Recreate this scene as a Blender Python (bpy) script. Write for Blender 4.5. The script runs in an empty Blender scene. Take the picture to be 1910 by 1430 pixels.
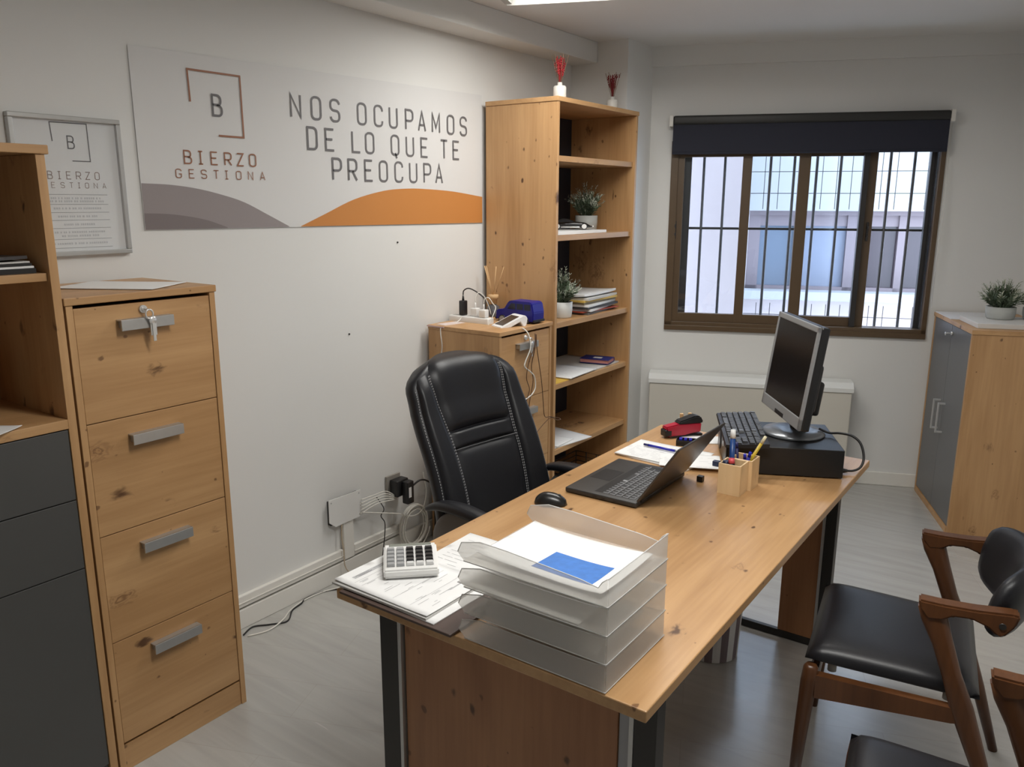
import bpy, bmesh, math, random
from mathutils import Vector, Matrix

C = bpy.context.scene.collection
SC = bpy.context.scene
PI = math.pi
random.seed(7)

# ------------------------------------------------------------------ camera
YAW, PITCH, ROLL = math.radians(35.442), math.radians(12.733), math.radians(0.166)
FOCAL_PX = 1495.44
cam_data = bpy.data.cameras.new('camera')
cam_data.sensor_fit = 'HORIZONTAL'
cam_data.sensor_width = 36.0
cam_data.lens = 36.0 * FOCAL_PX / 1910.0
cam_data.clip_start = 0.05
cam = bpy.data.objects.new('camera', cam_data)
C.objects.link(cam)
_f = Vector((-math.sin(YAW) * math.cos(PITCH), math.cos(YAW) * math.cos(PITCH), -math.sin(PITCH)))
_r = Vector((math.cos(YAW), math.sin(YAW), 0))
_u = _r.cross(_f)
_r2 = _r * math.cos(ROLL) + _u * math.sin(ROLL)
_u2 = _u * math.cos(ROLL) - _r * math.sin(ROLL)
mw = Matrix((( _r2.x, _u2.x, -_f.x, 0), (_r2.y, _u2.y, -_f.y, 0), (_r2.z, _u2.z, -_f.z, 1.65), (0, 0, 0, 1)))
cam.matrix_world = mw
SC.camera = cam

# ------------------------------------------------------------------ world, light, exposure
SC.view_settings.view_transform = 'Standard'
SC.view_settings.look = 'None'
SC.view_settings.gamma = 1.0
SC.view_settings.use_curve_mapping = False
SC.view_settings.exposure = 0.0
world = bpy.data.worlds.new('overcast_sky')
SC.world = world
world.use_nodes = True
bg = world.node_tree.nodes['Background']
bg.inputs['Color'].default_value = (0.66, 0.80, 1.0, 1)
bg.inputs['Strength'].default_value = 7.0
LAMP_POWER = 19.8
LAMP_COLOR = (1.0, 0.985, 0.95)

ANG = math.radians(21.884)          # the window wall is turned against the long wall
WD = Vector((math.cos(ANG), math.sin(ANG), 0))
WN = Vector((-math.sin(ANG), math.cos(ANG), 0))
W0 = WN * 4.966                     # origin of the window wall's own frame
XW = -2.55                          # long wall
CEIL = 2.52

# ------------------------------------------------------------------ materials
MATS = {}
def _new(name):
    m = bpy.data.materials.new(name); m.use_nodes = True
    nt = m.node_tree
    return m, nt, nt.nodes['Principled BSDF']

def P(name, col, rough=0.5, metal=0.0, spec=0.5, noise=0.0, nscale=30.0, bump=0.0, bscale=200.0, coat=0.0):
    """plain surface with faint procedural mottling"""
    if name in MATS: return MATS[name]
    m, nt, b = _new(name)
    b.inputs['Base Color'].default_value = (*col, 1)
    b.inputs['Roughness'].default_value = rough
    b.inputs['Metallic'].default_value = metal
    b.inputs['Specular IOR Level'].default_value = spec
    b.inputs['Coat Weight'].default_value = coat
    if noise or bump:
        tc = nt.nodes.new('ShaderNodeTexCoord')
        if noise:
            n = nt.nodes.new('ShaderNodeTexNoise'); n.inputs['Scale'].default_value = nscale; n.inputs['Detail'].default_value = 4
            nt.links.new(tc.outputs['Object'], n.inputs['Vector'])
            mx = nt.nodes.new('ShaderNodeMix'); mx.data_type = 'RGBA'
            mx.inputs['A'].default_value = (*[c * (1 - noise) for c in col], 1)
            mx.inputs['B'].default_value = (*[min(1, c * (1 + noise)) for c in col], 1)
            nt.links.new(n.outputs['Fac'], mx.inputs['Factor'])
            nt.links.new(mx.outputs['Result'], b.inputs['Base Color'])
        if bump:
            n2 = nt.nodes.new('ShaderNodeTexNoise'); n2.inputs['Scale'].default_value = bscale; n2.inputs['Detail'].default_value = 3
            nt.links.new(tc.outputs['Object'], n2.inputs['Vector'])
            bp = nt.nodes.new('ShaderNodeBump'); bp.inputs['Strength'].default_value = bump; bp.inputs['Distance'].default_value = 0.002
            nt.links.new(n2.outputs['Fac'], bp.inputs['Height'])
            nt.links.new(bp.outputs['Normal'], b.inputs['Normal'])
    MATS[name] = m
    return m

def wood(name, axis, light=(0.55, 0.325, 0.150), dark=(0.42, 0.232, 0.098), knots=1.0, rough=0.42, off=0.0):
    """knotty oak; grain runs along world axis 'x', 'y' or 'z'"""
    m, nt, b = _new(name)
    N, L = nt.nodes.new, nt.links.new
    geo = N('ShaderNodeNewGeometry')
    def mapped(across, along, o=0.0):
        mp = N('ShaderNodeMapping')
        s = [across] * 3; s['xyz'.index(axis)] = along
        mp.inputs['Scale'].default_value = s
        mp.inputs['Location'].default_value = (o + off, o * .7 + off, o * .3 + off)
        L(geo.outputs['Position'], mp.inputs['Vector']); return mp
    def noise(mp, detail, dist=0.0, scale=1.0):
        n = N('ShaderNodeTexNoise'); n.inputs['Scale'].default_value = scale
        n.inputs['Detail'].default_value = detail; n.inputs['Distortion'].default_value = dist
        L(mp.outputs['Vector'], n.inputs['Vector']); return n
    broad = noise(mapped(9, 1.1), 3, 0.5)
    fine = noise(mapped(90, 4, 3.1), 4, 0.2)
    ramp = N('ShaderNodeValToRGB')
    ramp.color_ramp.elements[0].position = 0.36; ramp.color_ramp.elements[0].color = (*dark, 1)
    ramp.color_ramp.elements[1].position = 0.62; ramp.color_ramp.elements[1].color = (*light, 1)
    add = N('ShaderNodeMath'); add.operation = 'MULTIPLY_ADD'
    L(fine.outputs['Fac'], add.inputs[0]); add.inputs[1].default_value = 0.30
    sh = N('ShaderNodeMath'); sh.operation = 'MULTIPLY_ADD'; L(broad.outputs['Fac'], sh.inputs[0]); sh.inputs[1].default_value = 0.75; sh.inputs[2].default_value = -0.03
    L(sh.outputs[0], add.inputs[2])
    L(add.outputs[0], ramp.inputs['Fac'])
    col = ramp.outputs['Color']
    warp = noise(mapped(46, 20, 5.5), 3, 0.6)
    for (cell, along, r0, r1, strength, kcol, o) in (
            (0.088, 0.14, 0.03, 0.145, 0.95 * knots, (0.085, 0.035, 0.014), 1.7),
            (0.21, 0.36, 0.02, 0.190, 0.85 * knots, (0.20, 0.095, 0.04), 9.3),
            (0.05, 0.06, 0.02, 0.075, 0.75 * knots, (0.12, 0.05, 0.02), 21.3)):
        v = N('ShaderNodeTexVoronoi'); v.feature = 'F1'; v.inputs['Scale'].default_value = 1.0
        L(mapped(1 / cell, 1 / along, o).outputs['Vector'], v.inputs['Vector'])
        sp = N('ShaderNodeSeparateColor'); L(v.outputs['Color'], sp.inputs['Color'])
        kr = N('ShaderNodeMapRange'); kr.inputs['To Min'].default_value = 0.50; kr.inputs['To Max'].default_value = 1.9; L(sp.outputs[1], kr.inputs['Value'])
        dk = N('ShaderNodeMath'); dk.operation = 'MULTIPLY'; L(v.outputs['Distance'], dk.inputs[0]); L(kr.outputs['Result'], dk.inputs[1])
        w = N('ShaderNodeMath'); w.operation = 'MULTIPLY_ADD'
        L(warp.outputs['Fac'], w.inputs[0]); w.inputs[1].default_value = 0.34; L(dk.outputs[0], w.inputs[2])
        mr = N('ShaderNodeMapRange'); mr.interpolation_type = 'SMOOTHSTEP'
        mr.inputs['From Min'].default_value = r0 + .17; mr.inputs['From Max'].default_value = r1 + .17
        mr.inputs['To Min'].default_value = strength; mr.inputs['To Max'].default_value = 0.0
        L(w.outputs[0], mr.inputs['Value'])
        val = mr.outputs['Result']
        if cell > .2:                      # growth rings round the big knots
            rs = N('ShaderNodeMath'); rs.operation = 'MULTIPLY'; L(w.outputs[0], rs.inputs[0]); rs.inputs[1].default_value = 95.0
            rn = N('ShaderNodeMath'); rn.operation = 'SINE'; L(rs.outputs[0], rn.inputs[0])
            rm = N('ShaderNodeMapRange'); rm.inputs['From Min'].default_value = -1; rm.inputs['To Min'].default_value = 0.15; L(rn.outputs[0], rm.inputs['Value'])
            r2 = N('ShaderNodeMath'); r2.operation = 'MULTIPLY'; L(val, r2.inputs[0]); L(rm.outputs['Result'], r2.inputs[1]); val = r2.outputs[0]
        gt = N('ShaderNodeMath'); gt.operation = 'GREATER_THAN'; L(sp.outputs[0], gt.inputs[0]); gt.inputs[1].default_value = 0.15
        mu = N('ShaderNodeMath'); mu.operation = 'MULTIPLY'; L(val, mu.inputs[0]); L(gt.outputs[0], mu.inputs[1])
        mx = N('ShaderNodeMix'); mx.data_type = 'RGBA'
        L(mu.outputs[0], mx.inputs['Factor']); L(col, mx.inputs['A']); mx.inputs['B'].default_value = (*kcol, 1)
        col = mx.outputs['Result']
    L(col, b.inputs['Base Color'])
    b.inputs['Roughness'].default_value = rough
    bp = N('ShaderNodeBump'); bp.inputs['Strength'].default_value = 0.06; bp.inputs['Distance'].default_value = 0.001
    L(fine.outputs['Fac'], bp.inputs['Height']); L(bp.outputs['Normal'], b.inputs['Normal'])
    MATS[name] = m
    return m

WZ = wood('oak_upright_grain', 'z')
WY = wood('oak_long_grain', 'y')
WX = wood('oak_cross_grain', 'x')
DESK = wood('oak_desk_top', 'y', rough=0.33, off=2.3)
DESKZ = wood('oak_desk_panel', 'z', light=(0.40, 0.19, 0.085), dark=(0.30, 0.13, 0.055), off=5.1)
TEAK = wood('teak', 'z', light=(0.125, 0.048, 0.017), dark=(0.072, 0.027, 0.010), knots=0.0, rough=0.34)
PINE = wood('pale_pine', 'z', light=(0.80, 0.58, 0.33), dark=(0.70, 0.48, 0.25), knots=0.12)

def floor_mat():
    m, nt, b = _new('pale_laminate')
    N, L = nt.nodes.new, nt.links.new
    geo = N('ShaderNodeNewGeometry')
    mp = N('ShaderNodeMapping'); mp.inputs['Rotation'].default_value = (0, 0, -ANG); L(geo.outputs['Position'], mp.inputs['Vector'])
    br = N('ShaderNodeTexBrick'); br.inputs['Scale'].default_value = 1.0
    br.inputs['Brick Width'].default_value = 1.25; br.inputs['Row Height'].default_value = 0.19
    br.inputs['Mortar Size'].default_value = 0.0015; br.inputs['Mortar Smooth'].default_value = 0.3
    br.inputs['Color1'].default_value = (0.445, 0.437, 0.412, 1); br.inputs['Color2'].default_value = (0.465, 0.457, 0.430, 1)
    br.inputs['Mortar'].default_value = (0.42, 0.405, 0.37, 1)
    L(mp.outputs['Vector'], br.inputs['Vector'])
    mp2 = N('ShaderNodeMapping'); mp2.inputs['Scale'].default_value = (2, 26, 2); mp2.inputs['Rotation'].default_value = (0, 0, -ANG)
    L(geo.outputs['Position'], mp2.inputs['Vector'])
    n = N('ShaderNodeTexNoise'); n.inputs['Scale'].default_value = 1.0; n.inputs['Detail'].default_value = 6; n.inputs['Distortion'].default_value = 0.4
    L(mp2.outputs['Vector'], n.inputs['Vector'])
    mx = N('ShaderNodeMix'); mx.data_type = 'RGBA'; mx.blend_type = 'MULTIPLY'; mx.inputs['Factor'].default_value = 0.35
    cr = N('ShaderNodeValToRGB'); cr.color_ramp.elements[0].position = .3; cr.color_ramp.elements[0].color = (.72, .72, .72, 1); cr.color_ramp.elements[1].position = .7; cr.color_ramp.elements[1].color = (1.1, 1.1, 1.1, 1)
    L(n.outputs['Fac'], cr.inputs['Fac'])
    L(br.outputs['Color'], mx.inputs['A']); L(cr.outputs['Color'], mx.inputs['B'])
    L(mx.outputs['Result'], b.inputs['Base Color'])
    rn = N('ShaderNodeMapRange'); rn.inputs['To Min'].default_value = 0.20; rn.inputs['To Max'].default_value = 0.30
    L(n.outputs['Fac'], rn.inputs['Value']); L(rn.outputs['Result'], b.inputs['Roughness'])
    b.inputs['Specular IOR Level'].default_value = 0.75
    return m

def glass_mat(name, tint=(0.96, 0.98, 1.0), refl=0.07, rough=0.0):
    m, nt, b = _new(name)
    N, L = nt.nodes.new, nt.links.new
    nt.nodes.remove(b)
    t = N('ShaderNodeBsdfTransparent'); t.inputs['Color'].default_value = (*tint, 1)
    g = N('ShaderNodeBsdfGlossy'); g.inputs['Roughness'].default_value = rough
    lw = N('ShaderNodeLayerWeight'); pw = N('ShaderNodeMath'); pw.operation = 'POWER'; L(lw.outputs['Facing'], pw.inputs[0]); pw.inputs[1].default_value = 5.0
    f = N('ShaderNodeMath'); f.operation = 'MULTIPLY_ADD'; L(pw.outputs[0], f.inputs[0]); f.inputs[1].default_value = 0.5; f.inputs[2].default_value = 0.035
    mx = N('ShaderNodeMixShader'); L(f.outputs[0], mx.inputs[0]); L(t.outputs[0], mx.inputs[1]); L(g.outputs[0], mx.inputs[2])
    L(mx.outputs[0], nt.nodes['Material Output'].inputs[0])
    return m

def frosted_mat(name):
    """milky polypropylene: part see-through, part scattering"""
    m, nt, b = _new(name)
    N, L = nt.nodes.new, nt.links.new
    b.inputs['Base Color'].default_value = (0.90, 0.89, 0.875, 1); b.inputs['Roughness'].default_value = 0.32
    t = N('ShaderNodeBsdfTransparent'); t.inputs['Color'].default_value = (0.97, 0.965, 0.95, 1)
    tl = N('ShaderNodeBsdfTranslucent'); tl.inputs['Color'].default_value = (0.92, 0.91, 0.89, 1)
    m1 = N('ShaderNodeMixShader'); m1.inputs[0].default_value = 0.42
    L(b.outputs[0], m1.inputs[1]); L(tl.outputs[0], m1.inputs[2])
    m2 = N('ShaderNodeMixShader'); m2.inputs[0].default_value = 0.66
    L(m1.outputs[0], m2.inputs[1]); L(t.outputs[0], m2.inputs[2])
    L(m2.outputs[0], nt.nodes['Material Output'].inputs[0])
    return m

def emit_mat(name, col, strength):
    m, nt, b = _new(name)
    b.inputs['Base Color'].default_value = (0.9, 0.9, 0.9, 1)
    b.inputs['Emission Color'].default_value = (*col, 1); b.inputs['Emission Strength'].default_value = strength
    return m

WALL = P('wall_paint', (0.745, 0.742, 0.722), 0.85, noise=0.012, nscale=3, bump=0.05, bscale=90)
CEILM = P('ceiling_paint', (0.765, 0.76, 0.745), 0.9, noise=0.012, nscale=3)
TRIM = P('trim_paint', (0.78, 0.76, 0.71), 0.5)
FLOOR = floor_mat()
GREYF = P('graphite_front', (0.072, 0.071, 0.068), 0.42, noise=0.03, nscale=8)
GREYD = P('grey_door_front', (0.135, 0.135, 0.137), 0.36, noise=0.02, nscale=8)
NAVYB = P('dark_back_panel', (0.020, 0.022, 0.034), 0.6)
ALU = P('brushed_aluminium', (0.52, 0.52, 0.51), 0.36, 0.75, noise=0.05, nscale=60)
CHROME = P('chrome', (0.74, 0.735, 0.72), 0.28, 0.65)
STEELB = P('dark_steel', (0.030, 0.028, 0.026), 0.42, 0.2)
BROWNF = P('brown_window_frame', (0.105, 0.066, 0.034), 0.38, noise=0.06, nscale=20)
BROWND = P('dark_window_edge', (0.028, 0.026, 0.026), 0.4)
GLASS = glass_mat('window_glass')
PGLASS = glass_mat('poster_glass', (0.97, 0.975, 0.98))
NAVYC = P('navy_blind_cloth', (0.019, 0.021, 0.036), 0.8, bump=0.15, bscale=900)
BLACKC = P('black_blind_case', (0.024, 0.024, 0.023), 0.5)
LEATHER = P('black_leather', (0.0105, 0.0108, 0.0135), 0.40, spec=0.40, bump=0.14, bscale=420)
LEATHERS = P('black_leather_seat', (0.013, 0.013, 0.016), 0.40, spec=0.5, bump=0.10, bscale=300)
STITCH = P('grey_stitching', (0.36, 0.36, 0.37), 0.7)
BLACKP = P('black_plastic', (0.014, 0.014, 0.015), 0.38)
BLACKM = P('matt_black_plastic', (0.011, 0.0105, 0.0105), 0.42, noise=0.04, nscale=40)
DARKGP = P('dark_grey_plastic', (0.034, 0.032, 0.030), 0.45)
KEYM = P('keycap_black', (0.095, 0.096, 0.10), 0.45)
KEYE = P('keycap_edge', (0.022, 0.022, 0.023), 0.5)
SCREEN = P('dark_screen', (0.006, 0.006, 0.007), 0.22)
SILVERP = P('silver_plastic', (0.36, 0.37, 0.38), 0.34, 0.35)
WHITEP = P('white_plastic', (0.78, 0.775, 0.755), 0.38)
PAPER = P('white_paper', (0.82, 0.82, 0.81), 0.8)
PAPERG = P('grey_paper', (0.60, 0.585, 0.56), 0.8)
INK = P('grey_ink', (0.36, 0.36, 0.37), 0.8)
INKD = P('dark_ink', (0.08, 0.08, 0.09), 0.7)
FROST = frosted_mat('frosted_plastic')
REDP = P('red_plastic', (0.42, 0.012, 0.035), 0.35)
BLUEP = P('blue_plastic', (0.012, 0.016, 0.36), 0.3)
BLUEC = P('van_blue', (0.008, 0.008, 0.20), 0.42)
YELP = P('yellow_plastic', (0.62, 0.44, 0.03), 0.4)
POT = P('grey_ceramic_pot', (0.42, 0.43, 0.41), 0.6, noise=0.04, nscale=20)
POTW = P('white_ceramic', (0.70, 0.68, 0.63), 0.4)
LEAF = P('sage_leaf', (0.125, 0.170, 0.105), 0.7, noise=0.35, nscale=50)
LEAFP = P('pale_leaf', (0.44, 0.46, 0.37), 0.7, noise=0.25, nscale=60)
REDF = P('red_dried_flower', (0.36, 0.020, 0.026), 0.75, noise=0.3, nscale=80)
REDD = P('dark_red_flower', (0.20, 0.012, 0.018), 0.8, noise=0.3, nscale=80)
REED = P('reed_stick', (0.62, 0.40, 0.20), 0.7)
WCABLE = P('white_cable', (0.74, 0.72, 0.66), 0.5)
BCABLE = P('black_cable', (0.015, 0.014, 0.014), 0.5)
BRCABLE = P('brown_cable', (0.10, 0.045, 0.018), 0.5)

# ------------------------------------------------------------------ mesh builder
class B:
    def __init__(s): s.bm = bmesh.new(); s.mi = 0
    def _mark(s, faces, sm=False):
        for f in faces: f.material_index = s.mi; f.smooth = sm
    def box(s, x0, x1, y0, y1, z0, z1, bev=0.0, seg=2, M=None):
        if x0 > x1: x0, x1 = x1, x0
        if y0 > y1: y0, y1 = y1, y0
        if z0 > z1: z0, z1 = z1, z0
        r = bmesh.ops.create_cube(s.bm, size=1.0)
        vs = r['verts']
        for v in vs:
            v.co = Vector(((x0 + x1) / 2 + v.co.x * (x1 - x0), (y0 + y1) / 2 + v.co.y * (y1 - y0), (z0 + z1) / 2 + v.co.z * (z1 - z0)))
        fs = list({f for v in vs for f in v.link_faces})
        s._mark(fs)
        if bev > 0:
            es = list({e for v in vs for e in v.link_edges})
            bv = min(bev, 0.49 * min(x1 - x0, y1 - y0, z1 - z0))
            g = bmesh.ops.bevel(s.bm, geom=es, offset=bv, segments=seg, affect='EDGES', profile=0.5, clamp_overlap=True)
            vs = list({v for f in g['faces'] for v in f.verts} | {v for v in vs if v.is_valid})
            s._mark({f for v in vs for f in v.link_faces}, seg > 2)
        if M is not None:
            for v in vs: v.co = M @ v.co
        return s
    def obox(s, c, ax, size, bev=0.0, seg=2):
        """box centred on c with axes ax (3 vectors) and full sizes"""
        a = [Vector(v).normalized() for v in ax]
        M = Matrix((( a[0].x, a[1].x, a[2].x, c[0]), (a[0].y, a[1].y, a[2].y, c[1]), (a[0].z, a[1].z, a[2].z, c[2]), (0, 0, 0, 1)))
        return s.box(-size[0] / 2, size[0] / 2, -size[1] / 2, size[1] / 2, -size[2] / 2, size[2] / 2, bev, seg, M)
    def poly(s, pts, flip=False):
        vs = [s.bm.verts.new(p) for p in pts]
        if flip: vs.reverse()
        s._mark([s.bm.faces.new(vs)])
        return s
    def prism(s, pts, ext):
        """closed prism: outline pts (3-D, planar) pushed along ext"""
        e = Vector(ext)
        a = [s.bm.verts.new(Vector(p)) for p in pts]; b = [s.bm.verts.new(Vector(p) + e) for p in pts]
        n = len(a); fs = [s.bm.faces.new(a[::-1]), s.bm.faces.new(b)]
        for i in range(n): fs.append(s.bm.faces.new((a[i], a[(i + 1) % n], b[(i + 1) % n], b[i])))
        s._mark(fs)
        return s
    def tube(s, pts, r, seg=8, caps=True, sm=True):
        pts = [Vector(p) for p in pts]; n = len(pts)
        rad = r if isinstance(r, (list, tuple)) else [r] * n
        T = []
        for i in range(n):
            t = (pts[min(i + 1, n - 1)] - pts[max(i - 1, 0)])
            T.append(t.normalized() if t.length > 1e-9 else Vector((0, 0, 1)))
        ref = Vector((0, 0, 1)) if abs(T[0].z) < 0.9 else Vector((1, 0, 0))
        rings = []; u = T[0].cross(ref).normalized()
        for i in range(n):
            u = (u - T[i] * u.dot(T[i]))
            u = u.normalized() if u.length > 1e-6 else T[i].orthogonal().normalized()
            v = T[i].cross(u)
            rings.append([s.bm.verts.new(pts[i] + (u * math.cos(2 * PI * k / seg) + v * math.sin(2 * PI * k / seg)) * rad[i]) for k in range(seg)])
        fs = []
        for i in range(n - 1):
            for k in range(seg):
                fs.append(s.bm.faces.new((rings[i][k], rings[i][(k + 1) % seg], rings[i + 1][(k + 1) % seg], rings[i + 1][k])))
        s._mark(fs, sm)
        if caps: s._mark([s.bm.faces.new(rings[0][::-1]), s.bm.faces.new(rings[-1])])
        return s
    def bar(s, pts, sizes, up=(0, 0, 1), bev=0.0, n=12, p=3.0):
        """swept rounded-rectangle bar: sizes = list of (side, up) full sizes per point; up = preferred up"""
        pts = [Vector(q) for q in pts]; m = len(pts); up = Vector(up); rings = []
        for i in range(m):
            t = (pts[min(i + 1, m - 1)] - pts[max(i - 1, 0)]).normalized()
            sd = t.cross(up).normalized(); uu = sd.cross(t)
            a, b = sizes[i]
            ring = []
            for k in range(n):
                th = 2 * PI * (k + .5) / n; c, q = math.cos(th), math.sin(th)
                ring.append(s.bm.verts.new(pts[i] + sd * (a / 2 * math.copysign(abs(c) ** (2 / p), c)) + uu * (b / 2 * math.copysign(abs(q) ** (2 / p), q))))
            rings.append(ring)
        fs = []
        for i in range(m - 1):
            for k in range(n): fs.append(s.bm.faces.new((rings[i][k], rings[i][(k + 1) % n], rings[i + 1][(k + 1) % n], rings[i + 1][k])))
        s._mark(fs, True)
        s._mark([s.bm.faces.new(rings[0][::-1]), s.bm.faces.new(rings[-1])])
        return s
    def lathe(s, prof, c=(0, 0, 0), seg=24, sm=True, sx=1.0, sy=1.0):
        """prof: list of (radius, z)"""
        rings = []
        for r, z in prof:
            if r < 1e-6: rings.append([s.bm.verts.new((c[0], c[1], c[2] + z))])
            else: rings.append([s.bm.verts.new((c[0] + sx * r * math.cos(2 * PI * k / seg), c[1] + sy * r * math.sin(2 * PI * k / seg), c[2] + z)) for k in range(seg)])
        fs = []
        for a, b in zip(rings, rings[1:]):
            for k in range(seg):
                q = [a[k % len(a)], a[(k + 1) % len(a)] if len(a) > 1 else None, b[(k + 1) % len(b)] if len(b) > 1 else None, b[k % len(b)]]
                q = [v for v in q if v is not None]
                if len(q) >= 3: fs.append(s.bm.faces.new(q))
        s._mark(fs, sm)
        return s
    def grid(s, fn, nu, nv, sm=True, wrap=False):
        V = [[s.bm.verts.new(fn(i / nu, j / nv)) for j in range(nv + 1)] for i in range(nu + 1)]
        fs = []
        for i in range(nu):
            for j in range(nv): fs.append(s.bm.faces.new((V[i][j], V[i + 1][j], V[i + 1][j + 1], V[i][j + 1])))
        s._mark(fs, sm)
        return s
    def ball(s, c, rx, ry=None, rz=None, seg=12, rings=8, M=None):
        ry = ry or rx; rz = rz or rx
        r = bmesh.ops.create_uvsphere(s.bm, u_segments=seg, v_segments=rings, radius=1)
        for v in r['verts']:
            v.co = Vector((v.co.x * rx, v.co.y * ry, v.co.z * rz))
            if M is not None: v.co = M @ v.co
            v.co += Vector(c)
        s._mark({f for v in r['verts'] for f in v.link_faces}, True)
        return s
    def ribbon(s, pts, w, closed, mp, thick=0.0):
        """flat mitred stroke; pts in 2-D, mp maps (x, y) to 3-D"""
        n = len(pts); P2 = [Vector((p[0], p[1])) for p in pts]; L_, R_ = [], []
        for i in range(n):
            if closed: a, b = P2[i - 1], P2[(i + 1) % n]
            else: a, b = P2[max(i - 1, 0)], P2[min(i + 1, n - 1)]
            d1 = (P2[i] - a); d2 = (b - P2[i])
            d1 = d1.normalized() if d1.length > 1e-9 else d2.normalized()
            d2 = d2.normalized() if d2.length > 1e-9 else d1
            n1 = Vector((-d1.y, d1.x)); n2 = Vector((-d2.y, d2.x)); mm = n1 + n2
            mm = mm.normalized() if mm.length > 1e-6 else n1
            k = min(1 / max(mm.dot(n1), 0.35), 2.2)
            L_.append(P2[i] + mm * w / 2 * k); R_.append(P2[i] - mm * w / 2 * k)
        lv = [s.bm.verts.new(mp(p.x, p.y)) for p in L_]; rv = [s.bm.verts.new(mp(p.x, p.y)) for p in R_]
        fs = []
        for i in range(n if closed else n - 1):
            j = (i + 1) % n
            fs.append(s.bm.faces.new((rv[i], rv[j], lv[j], lv[i])))
        s._mark(fs)
        return s
    def build(s, name, mats, parent=None, recalc=True, world=True):
        mats = mats if isinstance(mats, (list, tuple)) else [mats]
        if recalc: bmesh.ops.recalc_face_normals(s.bm, faces=s.bm.faces)
        off = OFF.get(parent) if (parent is not None and world) else None
        if off is not None:
            for v in s.bm.verts: v.co -= off
        me = bpy.data.meshes.new(name); s.bm.to_mesh(me); s.bm.free()
        for m in mats: me.materials.append(m)
        o = bpy.data.objects.new(name, me); C.objects.link(o)
        if parent is not None:
            o.parent = parent
            if off is not None: OFF[o] = off
        return o

OFF = {}
def tag(o, label=None, cat=None, group=None, kind=None):
    if label: o['label'] = label
    if cat: o['category'] = cat
    if group: o['group'] = group
    if kind: o['kind'] = kind
    return o
def root(name, label, cat, loc=(0, 0, 0), rz=0.0, group=None):
    """Empty at the thing's base. rz == 0: children are built in room coordinates; else in the thing's own."""
    o = bpy.data.objects.new(name, None); C.objects.link(o)
    o.empty_display_size = 0.1
    o.location = loc; o.rotation_euler = (0, 0, rz)
    if rz == 0.0: OFF[o] = Vector(loc)
    return tag(o, label, cat, group)
def struct(o): o['kind'] = 'structure'; return o
def copy_tree(o, parent=None):
    c = o.copy(); C.objects.link(c)
    if parent is not None: c.parent = parent
    for ch in list(o.children): copy_tree(ch, c)
    return c
def smooth_path(pts, k=6):
    P_ = [Vector(p) for p in pts]; out = []
    for i in range(len(P_) - 1):
        p0, p1, p2, p3 = P_[max(i - 1, 0)], P_[i], P_[i + 1], P_[min(i + 2, len(P_) - 1)]
        for j in range(k):
            t = j / k
            out.append(0.5 * ((2 * p1) + (-p0 + p2) * t + (2 * p0 - 5 * p1 + 4 * p2 - p3) * t * t + (-p0 + 3 * p1 - 3 * p2 + p3) * t ** 3))
    out.append(P_[-1]); return out
def wl(s, d, z): return W0 + WD * s + WN * d + Vector((0, 0, z))
# ------------------------------------------------------------------ room shell
struct(B().poly([(-2.75, -1.9, 0), (3.0, -1.9, 0), (3.0, 5.6, 0), (-2.75, 5.6, 0)]).build('floor', FLOOR))
struct(B().poly([(-2.75, -1.9, CEIL), (-2.75, 5.6, CEIL), (3.0, 5.6, CEIL), (3.0, -1.9, CEIL)]).build('ceiling', CEILM))
struct(B().box(XW - 0.12, XW, -1.72, 4.6, 0, CEIL).build('wall_left', WALL))
struct(B().box(XW - 0.12, 2.75, -1.84, -1.72, 0, CEIL).build('wall_near', WALL))
# window wall, built in its own frame: x = along the wall, y = outwards
b = B()
S0, S1, Z0, Z1 = -0.238, 1.232, 0.905, 2.0
b.box(-0.75, S0, 0, 0.26, 0, CEIL); b.box(S1, 1.84, 0, 0.26, 0, CEIL)
b.box(S0, S1, 0, 0.26, 0, Z0); b.box(S0, S1, 0, 0.26, Z1, CEIL)
o = struct(b.build('wall_far', WALL)); o.location = W0; o.rotation_euler = (0, 0, ANG)
b = B(); b.box(1.72, 1.84, -7.4, 0.0, 0, CEIL)
o = struct(b.build('wall_right', WALL)); o.location = W0; o.rotation_euler = (0, 0, ANG)
# corner column behind the bookshelf, ceiling beam along the long wall, shallow soffit over the window
struct(B().box(XW, -2.19, 4.16, 4.60, 0, CEIL).build('trim_1', WALL))
struct(B().box(XW, -2.38, -1.72, 4.16, 2.41, CEIL, 0.004).build('trim_2', WALL))
o = struct(B().box(-0.40, 1.72, -0.022, 0.0, 2.412, CEIL).build('trim_3', WALL)); o.location = W0; o.rotation_euler = (0, 0, ANG)
# skirting boards and the cable duct above one of them
struct(B().box(XW, -2.535, 1.45, 4.16, 0, 0.082, 0.004).build('baseboard_left', TRIM))
o = struct(B().box(-0.355, 1.72, -0.014, 0, 0, 0.082, 0.004).build('baseboard_far', TRIM)); o.location = W0; o.rotation_euler = (0, 0, ANG)
b = B()
for (y0, y1) in ((1.45, 2.27), (2.335, 2.64)):
    b.box(XW, -2.532, y0, y1, 0.092, 0.140, 0.003); b.box(XW, -2.528, y0, y1, 0.110, 0.113)
b.box(XW, -2.532, 2.275, 2.335, 0.088, 0.27, 0.003)
struct(b.build('trim_4', TRIM))

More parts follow.
